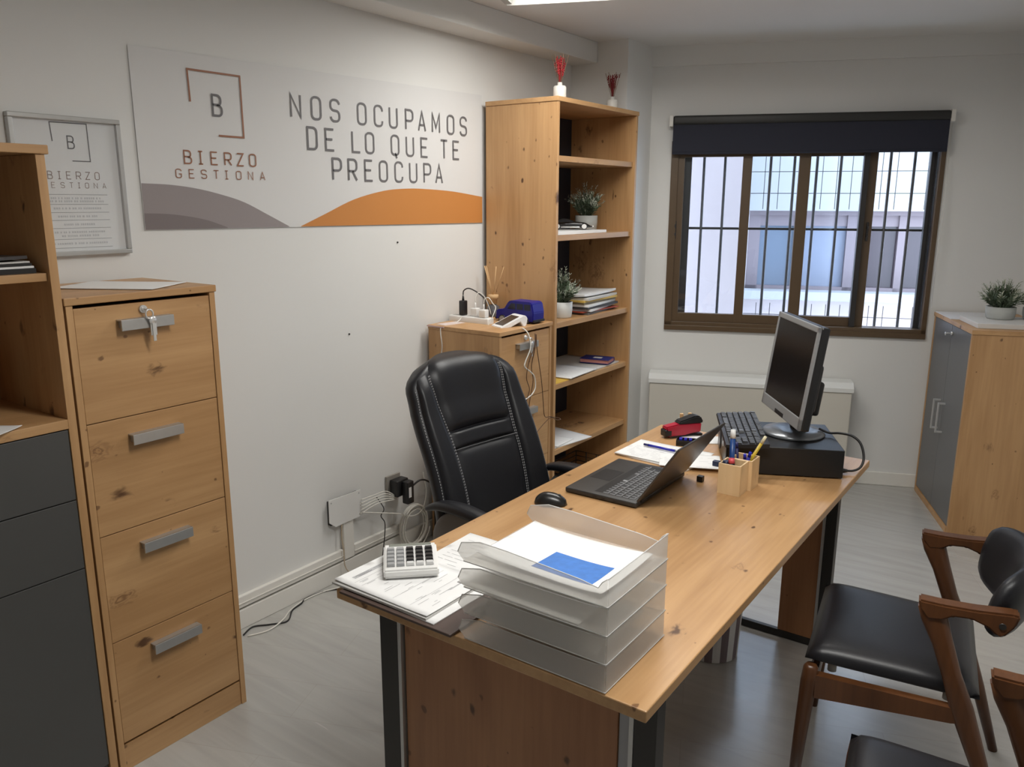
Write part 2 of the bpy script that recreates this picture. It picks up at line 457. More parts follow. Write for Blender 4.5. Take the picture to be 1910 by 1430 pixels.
# ------------------------------------------------------------------ window (frame coordinates: s, d, z)
w = bpy.data.objects.new('window_1', None); C.objects.link(w); w.location = W0; w.rotation_euler = (0, 0, ANG); w['kind'] = 'structure'
b = B(); D0, D1 = -0.012, 0.085
b.box(S0, S0 + 0.042, D0, D1, Z0, Z1, .002); b.box(S1 - 0.026, S1, D0, D1, Z0, Z1, .002)
b.box(S0, S1, D0, D1, Z0, 0.945, .002); b.box(S0, S1, D0, D1, 1.955, Z1, .002)
b.box(S0, S1, D0 - .006, D0 + .01, Z0 - .012, Z0 + 0.018, .002)
b.build('window_frame', BROWNF, w)
def sash(s0, s1, d0, d1, z0, z1, stiles, zrail, mat, name='sash'):
    b = B()
    for a, c in stiles: b.box(a, c, d0, d1, z0, z1, .0015)
    b.box(s0, s1, d0 + .001, d1 - .001, z0, zrail, .0015); b.box(s0, s1, d0 + .001, d1 - .001, z1 - .05, z1, .0015)
    o = b.build(name, mat, w)
    g = B(); g.box(s0 + .02, s1 - .02, (d0 + d1) / 2 - .002, (d0 + d1) / 2 + .002, zrail - .01, z1 - .045); g.build('pane', GLASS, o)
    return o
s1_ = sash(-.198, .54, 0.0, .034, .945, 1.96, ((-.198, -.160), (.169, .221), (.478, .54)), .997, BROWNF)
s2_ = sash(.50, .90, .040, .074, .945, 1.96, ((.50, .54), (.826, .90)), .997, BROWNF)
b = B(); b.box(-.165, -.120, .04, .074, .947, 1.96); b.box(1.172, 1.20, .04, .074, .947, 1.96); b.box(.822, .850, .005, .04, .947, 1.96)
b.box(1.195, 1.199, .02, .04, .947, 1.96)
b.build('track_edge', BROWND, w)
for s in (-.198, .876):
    b = B(); d = -.003 if s < 0 else .037
    b.box(s - .006, s + .006, d - .006, d + .004, 1.44, 1.545, .002); b.box(s - .004, s + .004, d - .014, d, 1.505, 1.525, .002); b.box(s - .004, s + .004, d - .014, d, 1.46, 1.475, .002)
    b.build('latch', BROWND, s1_ if s < 0 else s2_)
# security bars outside the pane
r = root('window_grille', 'dark vertical security bars with one crossbar outside the window', 'window bars', W0, ANG)
for s in (-.05, .072, .333, .466, .591, .722, .986, 1.113):
    B().tube([(s, .15, .80), (s, .15, 2.12)], .0082, 8).build('bar', P('grille_grey_paint', (.10, .10, .105), .5), r)
B().box(-.30, 1.30, .146, .158, 1.492, 1.506, .002).build('crossbar', STEELB, r)
# roller blind
r = root('roller_blind', 'navy roller blind pulled down over the top of the window', 'blind', W0 + Vector((0, 0, 2.1)), ANG)
B().box(-.235, 1.222, -.070, -.010, -.014, .036, .012, 3).build('cassette', BLACKC, r, world=False)
B().box(-.233, 1.220, -.058, -.055, -.168, .0).build('cloth', NAVYC, r, world=False)
B().box(-.233, 1.220, -.061, -.052, -.178, -.164, .003).build('bottom_bar', NAVYC, r, world=False)
for s in (-.246, 1.231):
    B().box(s - .010, s + .012, -.066, 0, -.022, .040, .003).build('bracket', TRIM, r, world=False)
B().tube([(1.228, -.05, -.03), (1.231, -.05, -.5), (1.236, -.05, -1.02), (1.242, -.045, -.5), (1.236, -.04, -.03)], .0016, 5).build('pull_cord', WCABLE, r, world=False)

# ------------------------------------------------------------------ convector under the window
r = root('convector_heater', 'low cream convector cabinet standing against the window wall', 'heater', W0 + WD * 0.1, ANG)
B().box(-.402, .75, -.155, -.016, 0.0, .585, .006).build('body', P('cream_enamel', (.60, .575, .51), .45), r, world=False)
b = B(); b.prism([(-.408, -.162, .588), (-.408, -.162, .612), (-.408, -.125, .640), (-.408, -.016, .640), (-.408, -.016, .588)], (1.164, 0, 0))
b.build('top', P('white_enamel', (.74, .75, .73), .4), r, world=False)

# ------------------------------------------------------------------ building across the light well
r = root('building', 'pale building with a mauve window across the light well', 'building', W0, ANG)
FAC = P('facade_white', (.35, .355, .365), .8, noise=.03, nscale=6)
FPK = P('facade_pink', (.45, .39, .39), .8, noise=.03, nscale=6)
MAUVE = P('mauve_frame_and_shade', (.20, .165, .18), .6)
b = B(); b.box(-1.2, 4.0, 2.5, 2.9, 1.585, 2.75); b.build('upper_wall', FAC, r, world=False)
b = B(); b.box(-1.2, 4.0, 2.5, 2.9, -3, .82); b.build('lower_wall', FPK, r, world=False)
b = B(); b.box(-2.2, .235, 1.2, 2.6, -3, 2.75); b.build('pier', FPK, r, world=False)
b = B(); b.box(.236, .30, 1.75, 2.5, -3, 2.75); b.build('pier_edge', FAC, r, world=False)
b = B(); b.box(.30, 4.0, 2.38, 2.75, .825, .90, .006); b.build('ledge', FAC, r, world=False)
fr = B()
for s0, s1 in ((.34, .44), (.74, .80), (1.16, 1.24), (1.573, 1.63), (2.1, 2.2)): fr.box(s0, s1, 2.58, 2.66, .90, 1.585)
fr.box(.34, 2.2, 2.56, 2.66, 1.548, 1.585); fr.box(.44, 2.1, 2.60, 2.66, 1.455, 1.548); fr.box(.34, 2.2, 2.58, 2.66, .90, .93)  # deep band below the head is soffit shade, put into the frame colour
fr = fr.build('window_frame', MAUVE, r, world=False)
for s0, s1, m in ((.44, .74, P('blue_reflection_pane', (.15, .185, .24), .15)), (.80, 1.16, P('lilac_reflection_pane', (.20, .225, .29), .15)), (1.24, 1.573, P('dark_pane', (.05, .038, .046), .2)), (1.63, 2.1, P('dark_pane', (.05, .038, .046), .2))):
    B().box(s0, s1, 2.63, 2.645, .93, 1.548).build('pane', m, fr, world=False)  # the bluish left panes hold a reflection in their base colour
b = B()
for i in range(24):
    s = .32 + .115 * i
    b.tube([(s, 2.36, 1.60), (s, 2.36, 2.7)], .0028, 4); b.tube([(s, 2.36, -.6), (s, 2.36, .80)], .0028, 4)
for k in range(6):
    z = 1.73 + .178 * k; b.tube([(.3, 2.357, z), (3.0, 2.357, z)], .0028, 4)
for k in range(7):
    z = .70 - .178 * k; b.tube([(.3, 2.357, z), (3.0, 2.357, z)], .0028, 4)
b.build('wire_screen', STEELB, r, world=False)

# ------------------------------------------------------------------ ceiling lamps
def lamp(name, label, corner, power):
    """surface fluorescent fitting; corner = its far corner nearest the long wall; runs along the window wall's direction"""
    r = root(name, label, 'ceiling light', corner, ANG, 'fluorescent ceiling fittings')
    L_, D_ = 1.24, 0.30
    b = B(); zb, zt = -.058, .0
    b.box(0, L_, -D_, 0, zt - .012, zt - .001)
    wh = P('lamp_white_enamel', (.80, .80, .78), .4)
    for y0, y1 in ((-D_, -D_ + .004), (-.004, 0)): b.box(0, L_, y0, y1, zb, zt - .01)
    b.build('housing', wh, r, world=False)
    for x0 in (0, L_ - .03):
        b = B(); b.prism([(x0, -D_ + .004, zt - .012), (x0, -D_ + .03, zb), (x0, -.03, zb), (x0, -.004, zt - .012)], (.03, 0, 0)); b.build('end_cap', P('lamp_end_grey', (.45, .45, .43), .5), r, world=False)
    for y in (-.215, -.085):
        t = B().tube([(.045, y, -.034), (L_ - .045, y, -.034)], .013, 12); t.build('tube', emit_mat('tube_glow', (1.0, .96, .88), 9.0), r, world=False)
    ld = bpy.data.lights.new('tube_light', 'AREA'); ld.shape = 'RECTANGLE'; ld.size = L_ - .1; ld.size_y = .20
    ld.energy = power; ld.color = LAMP_COLOR; ld.spread = math.radians(170)
    lo = bpy.data.objects.new('tube_light', ld); C.objects.link(lo); lo.parent = r; lo.location = (L_ / 2, -D_ / 2, -.052)
    return r
lamp('ceiling_lamp', 'lit white fluorescent fitting on the ceiling above the office chair', (-2.151, 2.975, CEIL), LAMP_POWER)
lamp('ceiling_lamp', 'white fluorescent fitting on the ceiling over the frosted letter trays', (-1.10, 1.26, CEIL), LAMP_POWER * 1.32)
# ------------------------------------------------------------------ drawer pulls and cabinets
def pull(parent, x, yc, zc, L_=.155):
    """flat aluminium drawer pull on a front facing +x"""
    b = B(); b.box(x + .022, x + .027, yc - L_ / 2, yc + L_ / 2, zc - .016, zc + .014, .0012)
    b.box(x, x + .023, yc - L_ / 2 + .006, yc - L_ / 2 + .012, zc - .010, zc + .008); b.box(x, x + .023, yc + L_ / 2 - .012, yc + L_ / 2 - .006, zc - .010, zc + .008)
    b.box(x, x + .026, yc - L_ / 2, yc + L_ / 2, zc + .010, zc + .014, .001)
    return b.build('handle', ALU, parent)

def filing_cabinet(label, xb, xf, y0, y1, n, key):
    """n-drawer oak filing cabinet, front towards +x"""
    h = .09 + n * .324 + .02
    r = root('filing_cabinet', label, 'filing cabinet', ((xb + xf) / 2, (y0 + y1) / 2, 0))
    B().box(xb, xf + .004, y0 - .004, y1 + .004, h - .020, h, .002).build('top_panel', WY, r)
    B().box(xb, xf, y0, y0 + .018, 0, h - .0205, .001).build('side_panel', WZ, r)
    B().box(xb, xf, y1 - .018, y1, 0, h - .0205, .001).build('side_panel', WZ, r)
    B().box(xb, xb + .008, y0 + .018, y1 - .018, .0, h - .021).build('back_panel', WZ, r)
    B().box(xf - .022, xf - .004, y0 + .0185, y1 - .0185, 0, .084, .001).build('plinth', WY, r)
    for k in range(n):
        z0 = .0925 + k * .324; z1 = z0 + .3215
        if k == n - 1: z1 -= .010
        d = B(); d.box(xf - .020, xf - .002, y0 + .0195, y1 - .0195, z0, z1, .0012)
        d.box(xb + .03, xf - .020, y0 + .03, y1 - .03, z0 + .01, z1 - .06)
        d = d.build('drawer', WY, r)
        zc = z0 + .260 if k < n - 1 else z0 + .258
        pull(d, xf - .002, (y0 + y1) / 2 - .012, zc)
        if k == n - 1:
            yk, zk = (y0 + y1) / 2 - .012, z1 - .018
            lk = B(); lk.tube([(xf - .003, yk, zk), (xf + .006, yk, zk)], .011, 14); lk.tube([(xf + .006, yk, zk), (xf + .010, yk, zk)], .007, 12)
            lk = lk.build('lock', CHROME, d)
            if key:
                kb = B(); kb.tube([(xf + .006, yk, zk), (xf + .03, yk, zk)], .0028, 6)
                kb.tube([(xf + .032 + .0 * t, yk + .011 * math.sin(t), zk - .012 + .013 * math.cos(t)) for t in [i * PI / 7 for i in range(15)]], .0024, 6)
                kb.box(xf + .031, xf + .033, yk + .000, yk + .018, zk - .072, zk - .020, .001); kb.box(xf + .0335, xf + .036, yk + .004, yk + .013, zk - .088, zk - .030, .001)
                kb.ball((xf + .033, yk + .008, zk - .03), .004, .012, .012, 10, 6)
                kb.build('key', CHROME, d)
    return r
filing_cabinet('tall four-drawer oak filing cabinet with a key hanging in its lock', -2.52, -2.126, 1.006, 1.444, 4, True)
filing_cabinet('low three-drawer oak filing cabinet carrying a white power strip', -2.52, -2.10, 2.852, 3.285, 3, True)

# shelf cabinet with grey drawers (front towards +x)
xb, xf, y0, y1 = -2.52, -2.126, 0.10, 1.000
r = root('shelf_cabinet', 'oak cabinet with open shelves over dark grey drawer fronts', 'cabinet', (-2.32, .55, 0))
B().box(xb, xf + .006, y0, y1 + .008, 1.762, 1.784, .002).build('top_panel', WY, r)
B().box(xb, xf, y0, y0 + .022, 0, 1.7615, .001).build('side_panel', WZ, r)
B().box(xb, xf, y1 - .022, y1, 0, 1.7615, .001).build('side_panel', WZ, r)
B().box(xb, xb + .008, y0 + .022, y1 - .022, .03, 1.76).build('back_panel', WZ, r)
B().box(xb + .01, xf - .014, y0 + .0225, y1 - .0225, 1.452, 1.472, .001).build('shelf', WY, r)
B().box(xb + .01, xf + .001, y0 + .0225, y1 - .0225, 1.066, 1.091, .001).build('shelf', WY, r)
for z0, z1 in ((.8695, 1.0625), (.6715, .8665)):
    d = B(); d.box(xf - .02, xf - .002, y0 + .024, y1 - .024, z0, z1, .0012); d.box(xb + .03, xf - .02, y0 + .04, y1 - .04, z0 + .02, z1 - .03)
    d.build('drawer', GREYF, r)
for a, c in ((y0 + .024, .549), (.552, y1 - .024)):
    B().box(xf - .02, xf - .002, a, c, .055, .6685, .0012).build('door', GREYF, r)
B().box(xf - .03, xf - .012, y0 + .023, y1 - .023, 0, .05).build('plinth', GREYF, r)

# tall bookshelf (front towards +x)
xb, xf, y0, y1 = -2.52, -2.10, 3.310, 4.132
r = root('bookshelf', 'tall open oak bookshelf with a dark back beside the window wall', 'bookshelf', (-2.31, 3.72, 0))
B().box(xb, xf + .004, y0 - .004, y1 + .004, 2.110, 2.132, .002).build('top_panel', WY, r)
B().box(xb, xf, y0, y0 + .020, 0, 2.1095, .001).build('side_panel', WZ, r)
B().box(xb, xf, y1 - .020, y1, 0, 2.1095, .001).build('side_panel', WZ, r)
B().box(xb, xb + .008, y0 + .02, y1 - .02, .02, 2.109).build('back_panel', NAVYB, r)
B().box(xf - .03, xf - .012, y0 + .0205, y1 - .0205, 0, .075, .001).build('plinth', WY, r)
SH = [.095, .402, .750, 1.064, 1.493, 1.868]
for z in SH: B().box(xb + .009, xf - (.014 if z > .1 else .004), y0 + .0205, y1 - .0205, z - .027, z, .001).build('shelf', WY, r)

# cupboard with two grey doors (front faces away from the window axis: own frame, x = depth, y = along front, back to camera at y=0)
CO = Vector((-.409, 4.410, 0))
r = root('cupboard', 'waist-high oak cupboard with two dark grey doors', 'cupboard', CO, ANG)
Wc, Dc, Hc = .69, .42, 1.055
B().box(-.004, Dc, -.004, Wc + .004, Hc - .022, Hc, .002).build('top_panel', WX, r, world=False)
B().box(0, Dc, 0, .020, 0, Hc - .0225, .001).build('side_panel', WZ, r, world=False)
B().box(0, Dc, Wc - .020, Wc, 0, Hc - .0225, .001).build('side_panel', WZ, r, world=False)
B().box(Dc - .01, Dc - .002, .02, Wc - .02, .02, Hc - .023).build('back_panel', WZ, r, world=False)
B().box(-.004, .02, .0205, Wc - .0205, 0, .030, .001).build('plinth', WX, r, world=False)
for a, c, hy in ((.0215, Wc / 2 - .0012, Wc / 2 - .045), (Wc / 2 + .0012, Wc - .0215, Wc / 2 + .045)):
    d = B().box(.002, .020, a, c, .033, Hc - .025, .0012).build('door', GREYD, r, world=False)
    h = B(); h.box(-.034, -.026, hy - .005, hy + .005, .455, .62, .001)
    h.box(-.030, .002, hy - .005, hy + .005, .610, .62, .001); h.box(-.030, .002, hy - .005, hy + .005, .455, .465, .001)
    h.build('handle', CHROME, d)
    if hy < Wc / 2:
        k = B(); k.tube([(.003, hy + .02, Hc - .065), (-.008, hy + .02, Hc - .065)], .009, 12); k.tube([(-.008, hy + .02, Hc - .065), (-.03, hy + .02, Hc - .065)], .003, 6); k.ball((-.034, hy + .02, Hc - .068), .003, .010, .010, 10, 6)
        k.build('lock', CHROME, d)

# ------------------------------------------------------------------ desk
X0, X1, Y0, Y1 = -1.360, -.546, 1.190, 2.985
r = root('desk', 'long knotty oak office desk with dark metal legs', 'desk', (-.95, 2.09, 0))
B().box(X0, X1, Y0, Y1, .725, .75, .0025).build('desktop', DESK, r)
def end_frame(ya, yb, out):
    """panel between two dark channel legs; out = -1 / +1 outer side"""
    for xa, xc, tx in (((X0 + .090, X0 + .148, 1), (X1 - .048, X1 - .001, -1)) if out < 0 else ((X0 + .090, X0 + .148, 1), (X1 - .112, X1 - .074, -1))):
        l = B(); l.box(xa, xc, ya, yb, .006, .7245, .002); l.box(xa + .004, xc - .004, ya + .004, yb - .004, 0, .007)
        l = l.build('leg', STEELB, r)
        s = B(); e = xc if tx > 0 else xa - .010
        s.box(e, e + .010, ya - .001, yb + .001, .004, .7244, .001); s.build('edge_trim', ALU, l)
    B().box(X0 + .09, X1 - (.004 if out < 0 else .076), ya + .01, yb - .01, .0005, .03, .002).build('foot_bar', STEELB, r)
end_frame(1.240, 1.280, -1); end_frame(2.905, 2.945, 1)
B().box(X0 + .162, X1 - .087, 1.250, 1.268, .031, .7245, .001).build('end_panel', DESKZ, r)
B().box(X1 - .086, X1 - .059, 1.254, 1.264, .031, .7245, .001).build('bracket_plate', P('grey_bracket', (.33, .33, .34), .4, .4), r)
B().box(X1 - .256, X1 - .123, 2.916, 2.934, .031, .7245, .001).build('end_panel', DESKZ, r)
B().box(X0 + .162, X0 + .345, 2.916, 2.934, .031, .7245, .001).build('end_panel', DESKZ, r)

# ------------------------------------------------------------------ striped bin under the desk
r = root('waste_bin', 'round white and mauve striped bin under the desk', 'bin', (-.975, 2.672, 0))
b = B(); n = 44; R0, R1, H = .098, .112, .29
for k in range(n):
    a0, a1 = 2 * PI * k / n, 2 * PI * (k + 1) / n
    b.mi = 1 if (k // 2) % 2 else 0
    q = lambda a, rr, z: Vector((-.975 + rr * math.cos(a), 2.672 + rr * math.sin(a), z))
    for (ra, za, rb, zb) in ((R0, .002, R1, H), (R1, H, R1 - .005, H), (R1 - .005, H, R0 - .004, .006)):
        b.poly([q(a0, ra, za), q(a1, ra, za), q(a1, rb, zb), q(a0, rb, zb)])
b.mi = 0
b.poly([q(2 * PI * k / n, R0, .002) for k in range(n)][::-1])
bmesh.ops.remove_doubles(b.bm, verts=b.bm.verts, dist=.0003)
b.build('body', [P('bin_white', (.72, .71, .69), .6), P('bin_mauve', (.20, .155, .165), .6)], r)
# ------------------------------------------------------------------ lettering: single-stroke condensed capitals, width .5, height 1
def _arc(cx, cy, r, a0, a1, n=4): return [(cx + r * math.cos(math.radians(a0 + (a1 - a0) * i / n)), cy + r * math.sin(math.radians(a0 + (a1 - a0) * i / n))) for i in range(n + 1)]
q = .2
_O = (_arc(.5 - q, 1 - q, q, 0, 90) + _arc(q, 1 - q, q, 90, 180) + _arc(q, q, q, 180, 270) + _arc(.5 - q, q, q, 270, 360), True)
GL = {
 'O': [_O], 'Q': [_O, ([(.25, .10), (.30, -.05), (.36, -.18)], False)],
 'N': [([(0, 0), (0, 1), (.5, 0), (.5, 1)], False)],
 'S': [(_arc(.5 - q, 1 - q, q, 0, 90) + _arc(q, 1 - q, q, 90, 180) + _arc(q, .70, q, 180, 250, 3) + _arc(.5 - q, .30, q, 70, 0, 3) + _arc(.5 - q, q, q, 0, -90) + _arc(q, q, q, 270, 180), False)],
 'C': [(([(.5, .74)] + _arc(.5 - q, 1 - q, q, 0, 90) + _arc(q, 1 - q, q, 90, 180) + _arc(q, q, q, 180, 270) + _arc(.5 - q, q, q, 270, 360) + [(.5, .26)]), False)],
 'U': [([(0, 1)] + _arc(q, q, q, 180, 270) + _arc(.5 - q, q, q, 270, 360) + [(.5, 1)], False)],
 'P': [([(0, 0), (0, 1)] + _arc(.5 - q, 1 - q, q, 90, 0) + _arc(.5 - q, .44 + q, q, 0, -90) + [(0, .44)], False)],
 'A': [([(0, 0), (.25, 1), (.5, 0)], False), ([(.09, .30), (.41, .30)], False)],
 'M': [([(0, 0), (0, 1), (.27, .25), (.54, 1), (.54, 0)], False)],
 'D': [([(0, 0), (0, 1)] + _arc(.5 - q, 1 - q, q, 90, 0) + _arc(.5 - q, q, q, 0, -90), True)],
 'E': [([(.46, 1), (0, 1), (0, 0), (.46, 0)], False), ([(0, .52), (.38, .52)], False)],
 'L': [([(0, 1), (0, 0), (.46, 0)], False)], 'T': [([(0, 1), (.5, 1)], False), ([(.25, 1), (.25, 0)], False)],
 'R': [([(0, 0), (0, 1)] + _arc(.5 - q, 1 - q, q, 90, 0) + _arc(.5 - q, .44 + q, q, 0, -90) + [(0, .44)], False), ([(.24, .44), (.5, 0)], False)],
 'B': [([(0, 0), (0, 1)] + _arc(.46 - q, 1 - q, q, 90, 0) + _arc(.46 - q, .54 + q * .8, q, 0, -80, 3) + _arc(.5 - q, .30, q, 80, 0, 3) + _arc(.5 - q, q, q, 0, -90), True), ([(0, .53), (.32, .53)], False)],
 'I': [([(.25, 0), (.25, 1)], False), ([(.10, 1), (.40, 1)], False), ([(.10, 0), (.40, 0)], False)],
 'Z': [([(0, 1), (.48, 1), (0, 0), (.48, 0)], False)],
 'G': [([(.5, .76)] + _arc(.5 - q, 1 - q, q, 0, 90) + _arc(q, 1 - q, q, 90, 180) + _arc(q, q, q, 180, 270) + _arc(.5 - q, q, q, 270, 360) + [(.5, .45), (.28, .45)], False)],
}
def letters(b, text, ys, z0, h, w, x, stroke):
    """capitals on a plane x = const, reading along +y; ys = start of each letter"""
    k = w / .5
    for ch, y in zip(text, ys):
        for pts, closed in GL[ch]:
            b.ribbon([(p[0] * k, p[1] * h) for p in pts], stroke, closed, lambda px, py: Vector((x, y + px, z0 + py)))
        x += .00001

COPPER = P('copper_ink', (.30, .125, .065), .5)
GREYINK = P('slate_ink', (.15, .145, .15), .6)
# ------------------------------------------------------------------ wall banner
xs = XW + .0035
r = root('wall_banner', 'long white wall banner with slogan, orange and grey arcs', 'banner', (XW, 2.40, 1.55))
BW = P('banner_vinyl', (.69, .686, .678), .75)
b = B()
def ban(u, v):
    y = 1.488 + u * (3.312 - 1.488); z = 1.556 - .010 * u + v * (2.131 + .034 * u - 1.556 + .010 * u)
    edge = max(0, 1 - abs(u) / .03)
    return Vector((xs + .0006 * math.exp(-u * 60) + .0006 * math.sin(9 * u + 4 * v), y, z))
b.grid(ban, 60, 20); b.build('sheet', BW, r)
x1 = xs + .0022
b = B(); SL = .0088
letters(b, 'NOSOCUPAMOS', [2.121, 2.222, 2.320, 2.468, 2.565, 2.656, 2.758, 2.842, 2.937, 3.045, 3.141], 1.966, .082, .046, x1, SL)
letters(b, 'DELOQUETE', [2.195, 2.287, 2.431, 2.508, 2.662, 2.758, 2.856, 2.994, 3.085], 1.852, .081, .046, x1, SL)
letters(b, 'PREOCUPA', [2.318, 2.404, 2.498, 2.585, 2.681, 2.776, 2.872, 2.955], 1.738, .083, .046, x1, SL)
b.build('slogan', GREYINK, r)
def logo(r_, x, y0, y1, z0, z1, copper, grey, t, bx, bz, bh, bw, bs):
    b = B()
    b.ribbon([(y0 + .003, z1 - .105 * (z1 - z0) / .21), (y0, z1), (y1, z1 + .001), (y1 + .001, z0), ((y0 + y1) / 2 + .001, z0)], t, False, lambda a, c: Vector((x, a, c)))
    b.build('logo_frame', copper, r_)
    b = B(); letters(b, 'B', [bx], bz, bh, bw, x, bs); b.build('monogram', grey, r_)
logo(r, x1, 1.690, 1.898, 1.875, 2.083, COPPER, GREYINK, .0065, 1.779, 1.942, .068, .036, .0075)
b = B()
letters(b, 'BIERZO', [1.653, 1.702, 1.757, 1.812, 1.864, 1.917], 1.776, .042, .027, x1, .0048)
b.build('company_name', COPPER, r); b = B()
letters(b, 'GESTIONA', [1.617, 1.667, 1.714, 1.763, 1.805, 1.856, 1.907, 1.960], 1.728, .028, .020, x1, .0032)
b.build('company_subtitle', COPPER, r)
def region(top, zb, x, mat, name):
    b = B(); n = len(top)
    for (ya, za), (yc, zc) in zip(top, top[1:]):
        b.poly([(x, ya, zb(ya)), (x, yc, zb(yc)), (x, yc, zc), (x, ya, za)])
    b.build(name, mat, r)
def dens(pts): return [(p.x, p.y) for p in smooth_path([(a, c, 0) for a, c in pts], 5)]
zb = lambda y: 1.558 - .010 * (y - 1.488) / 1.824
region(dens([(1.490, 1.707), (1.592, 1.704), (1.692, 1.693), (1.790, 1.673), (1.882, 1.647), (1.983, 1.602), (2.081, 1.5565)]), zb, xs + .0020, P('banner_grey', (.30, .265, .265), .75), 'grey_arc')
region(dens([(1.490, 1.611), (1.560, 1.609), (1.631, 1.602), (1.721, 1.586), (1.803, 1.559)]), zb, xs + .0024, P('banner_dark_grey', (.205, .175, .175), .75), 'dark_arc')
region(dens([(2.139, 1.556), (2.264, 1.601), (2.429, 1.660), (2.606, 1.697), (2.740, 1.708), (2.862, 1.709), (3.075, 1.700), (3.310, 1.676)]), zb, xs + .0020, P('banner_orange', (.56, .225, .055), .7), 'orange_arc')

# ------------------------------------------------------------------ framed company poster
r = root('framed_poster', 'silver-framed white poster with small printed lines on the wall', 'poster', (XW, 1.27, 1.486))
ya, yb, za, zc = 1.100, 1.429, 1.486, 1.897
b = B(); xw, xo = XW + .001, XW + .022
for (a0, a1, c0, c1) in ((ya, yb, zc - .014, zc), (ya, yb, za, za + .014), (ya, ya + .014, za + .014, zc - .014), (yb - .014, yb, za + .014, zc - .014)): b.box(xw, xo, a0, a1, c0, c1, .002)
b.build('frame', ALU, r)
B().box(xw + .003, xw + .008, ya + .012, yb - .012, za + .012, zc - .012).build('sheet', PAPER, r)
px = xw + .0086
logo(r, px, 1.219, 1.328, 1.768, 1.877, GREYINK, GREYINK, .0030, 1.266, 1.804, .036, .019, .0034)
b = B()
letters(b, 'BIERZO', [1.197, 1.224, 1.252, 1.281, 1.309, 1.338], 1.7145, .0215, .0135, px, .0022)
b.build('company_name', P('poster_copper', (.30, .22, .19), .6), r); b = B()
letters(b, 'GESTIONA', [1.178, 1.205, 1.232, 1.258, 1.281, 1.305, 1.332, 1.359], 1.6885, .0155, .0105, px, .0016)
b.build('company_subtitle', P('poster_copper', (.30, .22, .19), .6), r)
b = B()
for z in (1.669, 1.640, 1.616, 1.593, 1.569, 1.536, 1.510): b.box(px - .0003, px, 1.176, 1.371, z - .0006, z + .0006)
b.build('ruled_lines', P('line_ink', (.30, .30, .30), .7), r)
b = B()
for z, wd_ in ((1.658, .15), (1.649, .16), (1.628, .14), (1.604, .12), (1.580, .09), (1.557, .15), (1.546, .11), (1.523, .16)):
    y = 1.2735 - wd_ / 2
    while y < 1.2735 + wd_ / 2:
        l = random.uniform(.003, .0055); b.box(px - .0003, px, y, y + l, z - .0028, z + .0028); y += l + random.choice((.0022, .0022, .006))
b.build('small_print', P('faint_ink', (.60, .605, .61), .7), r)
B().box(xo - .006, xo - .0045, ya + .013, yb - .013, za + .013, zc - .013).build('pane', PGLASS, r)

# nail holes left in the wall
for y, z in ((2.687, 1.472), (2.372, 1.095)):
    o = B().tube([(XW, y, z), (XW + .004, y, z)], .004, 8).build('nail', STEELB)
    tag(o, 'small dark nail in the wall, just under the banner' if z > 1.3 else 'small dark nail in the bare wall beside the office chair', 'nail')

# ------------------------------------------------------------------ sockets and cables at the wall
r = root('junction_cover', 'loose white cover plate over a wall box above the skirting', 'cover plate', (XW, 2.28, .27))
b = B(); b.prism([(XW + .020, 2.193, .394), (XW + .020, 2.380, .391), (XW + .020, 2.382, .268), (XW + .020, 2.226, .264), (XW + .020, 2.192, .292)], (.004, 0, 0)); b.build('plate', WHITEP, r)
B().box(XW + .0005, XW + .02, 2.202, 2.372, .275, .384).build('back_box', BLACKM, r)
b = B()
for y, z in ((2.205, .380), (2.368, .379), (2.368, .280)): b.tube([(XW + .024, y, z), (XW + .0255, y, z)], .003, 8)
b.build('screw', ALU, r)
r = root('wall_socket', 'wall socket holding a black plug adapter', 'socket', (XW, 2.60, .31))
B().box(XW + .0005, XW + .012, 2.558, 2.650, .312, .396, .003).build('faceplate', P('socket_shade', (.30, .28, .25), .5), r)
b = B(); b.box(XW + .0125, XW + .060, 2.575, 2.655, .298, .378, .006, 3); b.box(XW + .060, XW + .098, 2.607, 2.652, .262, .372, .006, 3); b.build('adapter', BLACKP, r)
B().box(XW + .0975, XW + .0985, 2.615, 2.632, .295, .345).build('sticker', PAPER, r)
def cable(label, pts, rad, mat, k=6, name='cable'):
    return tag(B().tube(smooth_path(pts, k), rad, 6).build(name, mat), label, 'cable')
xc = XW + .03
for i in range(5):
    z = .345 - .016 * i
    cable('white cable from the cover plate to the wall socket' , [(xc, 2.375, z), (xc + .012, 2.45, z + .004 + .004 * i), (xc + .014, 2.52, .345 - .012 * i), (xc + .010, 2.585, .300 - .004 * i)], .0026, WCABLE, name='socket_cable')['group'] = 'white cables between cover plate and socket'
cable('white cable from cover plate into the coiled bundle', [(xc, 2.376, .285), (xc + .03, 2.46, .262), (xc + .035, 2.58, .220), (xc + .03, 2.68, .175), (xc + .02, 2.76, .185), (xc + .01, 2.80, .26), (xc, 2.79, .36)], .0028, WCABLE, name='loose_cable')
b = B(); rnd = random.Random(3); pts = []
for i in range(7 * 22):
    t = i / 22; a = 2 * PI * t; rr = .088 + .012 * math.sin(t * 2.1) + rnd.uniform(-.001, .001)
    pts.append((XW + .028 + .004 * t, 2.708 + .98 * rr * math.cos(a) + .004 * math.sin(t * 3), .112 + 1.12 * rr * math.sin(a)))
b.tube(pts, .0036, 6)
tag(b.build('cable_coil', WCABLE), 'coil of white cable hanging on the wall behind the chair', 'cable')
cable('thin dark wavy cable dropping from the socket to the desk', [(xc, 2.47, .33), (xc + .02, 2.495, .27), (xc + .02, 2.475, .24), (xc + .02, 2.498, .20), (xc + .02, 2.495, .14), (xc + .03, 2.475, .09), (xc + .05, 2.44, .03), (xc + .06, 2.42, .004)], .0024, BCABLE, name='wavy_cable')
